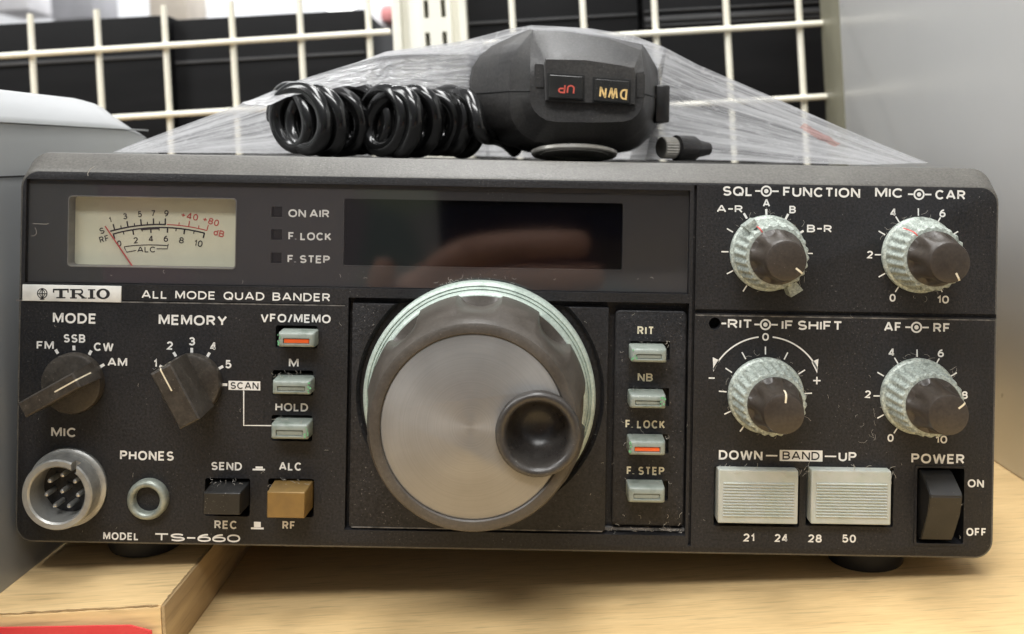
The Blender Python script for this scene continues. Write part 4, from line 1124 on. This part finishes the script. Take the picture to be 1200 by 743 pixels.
# ================================================================== STRETCH FILM
def film():
    ridge = [(118, 184, 30), (165, 165.5, 36), (210, 148.5, 42), (280, 123, 47), (350, 94, 50), (420, 72.5, 52), (452, 60.5, 52), (540, 48.5, 54), (596, 34, 54), (624, 29.5, 52), (690, 33, 50), (740, 41, 50), (778, 55, 52), (817, 75.5, 52), (905, 113.5, 48), (985, 149, 42), (1040, 172, 36), (1088, 191, 30)]
    def at(lst, t):
        x = t*(len(lst)-1); i = min(int(x), len(lst)-2); f = x-i
        return [lst[i][k]*(1-f)+lst[i+1][k]*f for k in range(len(lst[0]))]
    nt_, ns = 260, 80
    bm = bmesh.new(); uv = bm.loops.layers.uv.new('UVMap')
    def sheet(fn, n_, m_, u0):
        g = [[None]*(m_+1) for _ in range(n_+1)]; info = {}
        for i in range(n_+1):
            for j in range(m_+1):
                t, s = i/n_, j/m_
                v = bm.verts.new(fn(t, s)); g[i][j] = v; info[v] = (t+u0, s)
        for i in range(n_):
            for j in range(m_):
                f = bm.faces.new((g[i][j], g[i+1][j], g[i+1][j+1], g[i][j+1]))
                for l in f.loops: l[uv].uv = info[l.vert]
    def back(t, s):
        px, py, y = at(ridge, t)
        x, z = L(px, py, -y)
        if px < 300: yb = y+46
        elif px < 560: yb = y+46+30*min(1, (px-300)/60)
        elif px < 780: yb = 150
        else: yb = y+50
        zb = ZT+.15; xb = x+(1-abs(2*t-1))*0
        if 600 < px < 745: yb = 150
        e = s**.85
        q = Vector((x+(xb-x)*e, y+(yb-y)*e, z+(zb-z)*e))
        h = max(0.0, (z-zb))/26.0
        rg = lambda a_, b_, c_: 1-2*abs(noise.noise((a_, b_, c_)))
        wv = (rg(t*2.6, s*17, 0)*.8+rg(t*5+5, s*36, 3)*.4+rg(t*16+s*9, s*7-t*6, 8)*.6+rg(t*34-s*8, s*20+t*9, 12)*.25)*min(1, h*1.4)
        env = min(1, s*6)
        q += Vector((0, -1.0, .35))*wv*1.15*env
        if q.z < zb: q.z = zb
        return q
    sheet(back, nt_, ns, 0)
    # the fold that hangs forward over the cord
    def fold(t, s):
        tt = .178+t*(.437-.178)
        px, py, y = at(ridge, tt)
        drop = (13+50*t**1.5)*min(1, t*9+.15)+2.0*noise.noise((t*14, 0, 5))
        x, z = L(px, py+drop*s, -(y-14*s))
        rg = lambda a_, b_, c_: 1-2*abs(noise.noise((a_, b_, c_)))
        wv = rg(t*6, s*4, 20)*1.0+rg(t*15+s*4, s*6-t*5, 30)*1.0+rg(t*30-s*6, s*9+t*8, 33)*.4
        return Vector((x, y-14*s*(1-t**3)+9*t**3+wv*.9*min(1, s*5), z+wv*.4*min(1, s*5)))
    sheet(fold, 150, 30, 1.7)
    for f in bm.faces:
        c_ = f.calc_center_median(); k_ = f.loops[0][uv].uv
        if .855 < k_.x < .90 and abs(k_.y-(.16+(k_.x-.855)*3.0)) < .05: f.material_index = 1
    fo = Vector((0, 50, ZT))
    o = build('plastic_wrap', bm, ['film', 'film_red'], None, RADIO @ Matrix.Translation(fo*S), off=fo, ang=25, recalc=False)
    o['label'] = 'crinkled clear plastic wrap stretched over the microphone and cord on the radio'; o['category'] = 'plastic wrap'
film()

# ================================================================== SHELF NEIGHBOURS
def top(o, label, cat, group=None):
    o['label'] = label; o['category'] = cat
    if group: o['group'] = group
    return o
# raised board under the left foot
bx1 = -88.6
bo = Vector((-200, 60, 0))
board = thing('wooden_board', 'light wooden board lying on the shelf under the left end of the radio', 'board', Matrix.Translation(bo*S))
bm = bmesh.new(); box(bm, -380, bx1-.8, -15.4, 300, 0.05, HS-HB, .35); build('board_panel', bm, 'wood_board', board, off=bo)
bm = bmesh.new(); box(bm, bx1-.85, bx1, -15.9, 300, 0.05, HS-HB-.12, .25); build('edge_band', bm, 'wood_edge', board, off=bo)
bm = bmesh.new(); box(bm, -380, bx1-.9, -16.0, -15.35, 0.05, HS-HB-.35, .2); build('front_edge_band', bm, 'wood_board', board, off=bo)
# chipped seam between face and edging
bm = bmesh.new()
pp = [(-185+i*1.2, -15.6+random.uniform(-.22, .22), HS-HB-.02+random.uniform(-.05, .03)) for i in range(80)]
tube(bm, pp, lambda t: .10+.16*abs(noise.noise((t*31, 0, 0)))*2, 5)
pp = [(bx1-.75+random.uniform(-.2, .2), -15.2+i*1.0, HS-HB-.05) for i in range(60)]
tube(bm, pp, lambda t: .10+.2*abs(noise.noise((t*23, 4, 0)))*2, 5)
build('chipped_seam', bm, 'wood_edge', board, off=bo)
# red card hanging in front of the board
bm = bmesh.new()
a0 = W(-30, 734.5, 211.5); a1 = W(150, 735.5, 211.5); a2 = W(175, 741, 211.5)
ys = -17.6
outline = [(a0[0]-20, a0[2]), (a1[0], a1[2]), (a2[0], a2[2]-.2), (a2[0]+1, a2[2]-9), (a0[0]-20, a2[2]-9)]
loft(bm, [[(x, y, z) for x, z in outline] for y in (ys, ys+.5)])
rc = build('red_card', bm, 'red_card', None, Matrix.Identity(4)); top(rc, 'glossy red card propped against the front edge of the wooden board', 'card')
# left casing
lo_ = Vector((-180, 60, 0))
case = thing('metal_casing', 'pale grey metal equipment casing with a rounded top corner left of the radio', 'casing', Matrix.Translation(lo_*S))
bm = bmesh.new()
xf = -137.0
def cs(y, dz):
    zb = HS-HB+.1; zt_ = HS+26-dz
    return [(xf+4.2-((y+30)/130)*-4.0, y, zb), (xf+4.2+((y+30)/130)*4.0, y, HS+15.5-dz*.3), (xf+3.2+((y+30)/130)*4.0, y, HS+17.5-dz*.4), (xf-3.5+((y+30)/130)*4.0, y, zt_-1.2), (xf-7+((y+30)/130)*4.0, y, zt_), (xf-150, y, zt_+2), (xf-150, y, zb)]
ys = [-60, 0, 40, 64]+[64+34*math.sin(rad(a_)) for a_ in range(10, 91, 10)]
rings = []
for y in ys:
    dz = 0 if y <= 64 else 26*(1-math.sqrt(max(0, 1-((y-64)/34.0)**2)))
    rings.append(cs(y, dz))
loft(bm, rings)
for f in bm.faces:
    if f.calc_center_median().z > HS+16.5: f.material_index = 1  # faces above the seam get a paler material
build('casing_shell', bm, ['left_metal', 'left_top'], case, off=lo_, ang=40)
bm = bmesh.new()
tube(bm, [(xf+4.25+((y+30)/130)*4.0, y, HS+15.9) for y in range(-60, 95, 6)], .28, 6); build('casing_seam', bm, 'left_metal', case, off=lo_)
bm = bmesh.new()
tube(bm, [(xf+4.2+((y+30)/130)*4.0, y, HS+2.2) for y in range(-60, 60, 6)], .22, 6); build('casing_seam', bm, 'shadow_gap', case, off=lo_)
# right divider
xr = 148.5
ro = Vector((xr, 60, 0))
div = thing('shelf_divider', 'tall smooth grey steel shelf divider standing right of the radio', 'divider', Matrix.Translation(ro*S))
bm = bmesh.new(); box(bm, xr, xr+18, -170, 214, .1, 330, .5); build('divider_sheet', bm, 'right_metal', div, off=ro)
bm = bmesh.new(); box(bm, xr-.2, xr+14, 214.05, 242, .1, 330, .5); build('reflection_strip', bm, 'khaki', div, off=ro)  # added strip: a dark reflection in the divider, put into khaki colour
# ---- wire grids behind
def grid(vpx, dl, dr, pxl, pxr, hpx, d_of, xr_clip, label, zlo=30, zhi=200):
    pts = [W(px, py, d_of(px)) for px, py in vpx]
    a = W(pxl, 100, d_of(pxl)); b = W(pxr, 100, d_of(pxr))
    o0 = Vector(((a[0]+b[0])/2, (a[1]+b[1])/2, 0))
    bm = bmesh.new()
    for p in pts: tube(bm, [(p[0], p[1], 20), (p[0], p[1], zhi)], 1.62, 12)
    for px, py in hpx:
        q = W(px, py, d_of(px)); z = q[2]
        tube(bm, [(a[0], a[1]-2.6, z), (b[0], b[1]-2.6, z)], 1.5, 12)
    g = build('wire_grid', bm, 'cream_wire', None, Matrix.Translation(o0*S), off=o0, ang=60)
    return top(g, label, 'wire grid', 'wire grid panels behind the radio')
dL = lambda px: 500-9*px/450.0
dR = lambda px: 477-5*(px-550)/416.0
vl = [(-45, 10), (35, 10), (113, 10), (192, 10), (271, 10), (351, 10), (431, 10)]
vr = [(600, 10), (683, 10), (767, 10), (851, 10), (936, 10)]
grid(vl, 0, 0, -90, 462, [(240, 51.5), (240, 132), (240, -29)], dL, None, 'cream wire grid panel behind the radio, on the left of the slotted post')
grid(vr, 0, 0, 545, 968, [(820, 36.5), (940, 115), (820, -45)], dR, None, 'cream wire grid panel behind the radio, on the right of the slotted post')
# ---- slotted post
a = W(462, 60, 484); b = W(549, 60, 484)
so = Vector(((a[0]+b[0])/2, a[1]+8, 0))
bm = bmesh.new()
x0, x1, y = a[0], b[0], a[1]
w3 = (x1-x0)
box(bm, x0+w3*.21, x0+w3*.80, y, y+16, 20, 330, .6)
box(bm, x0, x0+w3*.12, y-2, y+10, 20, 330, .5); box(bm, x0+w3*.90, x1, y-2, y+10, 20, 330, .5)
box(bm, x0+w3*.12, x0+w3*.21, y+5, y+9, 20, 330); box(bm, x0+w3*.80, x0+w3*.90, y+5, y+9, 20, 330)
post = build('slotted_post', bm, 'cream_post', None, Matrix.Translation(so*S), off=so)
c = bmesh.new()
for i in range(9):
    for sx in (501.5, 521.5):
        q = W(sx, 50, 484); z = W(511, 48, 484)[2]+(i-4)*16.6+0
        box(c, q[0]-1.25-so.x, q[0]+1.25-so.x, y-6-so.y, y+13-so.y, z-4.6, z+4.6)
mwp = post.matrix_world.copy(); post.matrix_world = Matrix.Identity(4); cut(post, c); post.matrix_world = mwp
top(post, 'cream slotted steel shelving post between the two wire grids', 'post')
# ---- black cartons behind the grids
def carton(name, x0p, x1p, ytop, d, depth, label, ridges=(), z0=0.1, cat='carton', m='carton'):
    a = W(x0p, ytop, d); b = W(x1p, ytop, d)
    zt_ = W((x0p+x1p)/2, ytop, d)[2]
    o0 = Vector(((a[0]+b[0])/2, a[1]+depth/2, 0))
    t = thing(name, label, cat, Matrix.Translation(o0*S), 'black cartons behind the wire grids')
    bm = bmesh.new(); box(bm, a[0], b[0], a[1], a[1]+depth, z0, zt_, 1.0); build('carton_body', bm, m, t, off=o0)
    for py, hgt in ridges:
        z = W((x0p+x1p)/2, py, d)[2]; bm = bmesh.new()
        box(bm, a[0]+1, b[0]-1, a[1]-1.2, a[1]-.02, z-hgt/2, z+hgt/2, .3); build('carton_fold', bm, 'carton_edge', t, off=o0)
    return t
carton('black_carton', -120, 196, 26, 545, 120, 'low black carton behind the left wire grid, nearest the grey casing', [(74, 2.0)])
carton('black_carton', 201, 427, 17, 550, 120, 'low black carton behind the left wire grid, nearest the slotted post', [(68, 1.6)])
carton('black_carton', 532, 742, -90, 540, 120, 'tall black carton behind the right wire grid, nearest the slotted post', [(23, 1.4)])
carton('black_carton', 746, 1010, -110, 538, 120, 'tall black carton behind the right wire grid, nearest the grey divider', [(7, 1.0), (17, 3.0), (24, 1.0)])
# ---- far shop stock seen over the cartons
def stock(name, x0p, x1p, y0p, y1p, d, m, label, cat):
    a = W(x0p, y1p, d); b = W(x1p, y0p, d); o0 = Vector(((a[0]+b[0])/2, a[1]+60, a[2]))
    bm = bmesh.new(); box(bm, a[0], b[0], a[1], a[1]+120, a[2], b[2], 4)
    return top(build(name, bm, m, None, Matrix.Translation(o0*S), off=o0), label, cat, 'far cabinets' if cat == 'cabinet' else 'small product boxes beside the post')

stock('product_box', 437, 455, 8, 62, 700, 'white_box', 'small white box seen through the grid just left of the slotted post', 'box')
stock('product_box', 446, 468, 4, 26, 690, 'pink_box', 'small pink box beside the slotted post, above the white one', 'box')
stock('product_box', 415, 436, 14, 48, 705, 'grey_box', 'small grey box behind the left wire grid, left of the white box', 'box')
stock('far_cabinet', 60, 105, -60, 24, 1900, 'grey_box', 'blurred grey cabinet far behind the cartons at the upper left', 'cabinet')

stock('far_cabinet', 175, 215, -60, 26, 1850, 'beige_box', 'blurred beige cabinet far behind the cartons, right of the grey one', 'cabinet')
stock('far_cabinet', -10, 30, -60, 14, 2000, 'white_box', 'blurred white cabinet far behind the cartons in the top left corner', 'cabinet')
def far_lamp():
    a = W(335, 2, 1500); b = W(428, 12, 1500)
    v0 = Vector((a[0], a[1]+250, a[2])); v1 = Vector((b[0], b[1]-100, b[2])); o0 = (v0+v1)/2
    m = bpy.data.materials.new('lit_tube'); m.use_nodes = True; M['lit_tube'] = m
    bs = m.node_tree.nodes['Principled BSDF']; bs.inputs['Emission Color'].default_value = (1, 1, .97, 1); bs.inputs['Emission Strength'].default_value = 3.0
    bm = bmesh.new(); tube(bm, [v0, v1], 11, 12)
    top(build('tube_lamp', bm, 'lit_tube', None, Matrix.Translation(o0*S), off=o0), 'glowing fluorescent tube far behind, above the left cartons near the slotted post', 'lamp')
far_lamp()

# ================================================================== PHOTOGRAPHER (seen mirrored in the window)
def photographer():
    m = mat('skin', (0.42, 0.23, 0.155), 0.5, nscale=60, col2=(0.34, 0.18, 0.12)); M['skin'] = m
    m = mat('dark_phone_glass', (0.012, 0.012, 0.014), 0.2); M['phone'] = m
    nodes = []; edges = []
    def chain(start, pts):
        prev = start
        for x, y, z, r in pts:
            nodes.append((x, y, z, r)); i = len(nodes)-1
            if prev is not None: edges.append((prev, i))
            prev = i
        return prev
    palm = chain(None, [(-66, -246, -84, 21)])
    wrist = chain(palm, [(-98, -262, -122, 22), (-150, -300, -190, 31), (-200, -340, -260, 36)])
    chain(palm, [(-44, -236, -52, 11), (-34, -229.5, -45, 8.6), (-10, -227.5, -43, 8.2), (12, -228, -43.5, 7.8), (27, -231, -45, 6.6)])
    chain(palm, [(-46, -236, -66, 11), (-36, -229, -60, 8.8), (-8, -226.5, -59, 8.4), (17, -227.5, -60, 7.9), (33, -231, -61, 6.6)])
    chain(palm, [(-52, -237, -80, 11), (-42, -229.5, -76, 8.5), (-16, -227, -76, 8.0), (8, -228, -77, 7.5), (23, -231, -78, 6.3)])
    chain(palm, [(-60, -238, -95, 10), (-50, -231, -92, 7.6), (-30, -228, -92.5, 7.0), (-12, -229, -93, 6.5), (0, -231.5, -94, 5.6)])
    chain(palm, [(-78, -238, -74, 10), (-78, -231, -62, 7.6), (-75, -229, -52, 6.6), (-72, -230, -46, 5.4)])
    o0 = Vector((-66, -246, -84))
    me = bpy.data.meshes.new('person')
    me.from_pydata([((Vector(n[:3])-o0)*S)[:] for n in nodes], edges, [])
    me.materials.append(M['skin'])
    o = bpy.data.objects.new('person', me); C.objects.link(o); o.location = ((o0+Vector((0, 0, HS)))*S)
    md = o.modifiers.new('skin', 'SKIN'); md.use_smooth_shade = True
    for i, n in enumerate(nodes):
        me.skin_vertices[0].data[i].radius = (n[3]*S, n[3]*S)
    me.skin_vertices[0].data[0].use_root = True
    sb = o.modifiers.new('sub', 'SUBSURF'); sb.levels = 2; sb.render_levels = 2
    bpy.context.view_layer.update(); dg = bpy.context.evaluated_depsgraph_get()
    new = bpy.data.meshes.new_from_object(o.evaluated_get(dg), depsgraph=dg)
    o.modifiers.clear(); o.data = new; new.name = 'person'
    if not new.materials: new.materials.append(M['skin'])
    top(o, "hand and forearm of the person taking the picture, mirrored faintly in the dark display window", 'person')
    po_ = Vector((35, -243, HS-22))
    bm = bmesh.new(); box(bm, -48, 112, -247, -239, HS-62, HS+18, 3.0, seg=3)
    top(build('smartphone', bm, 'phone', None, Matrix.Translation(po_*S), off=po_), 'dark smartphone in the hand facing the radio, mirrored in its display window', 'phone')
photographer()
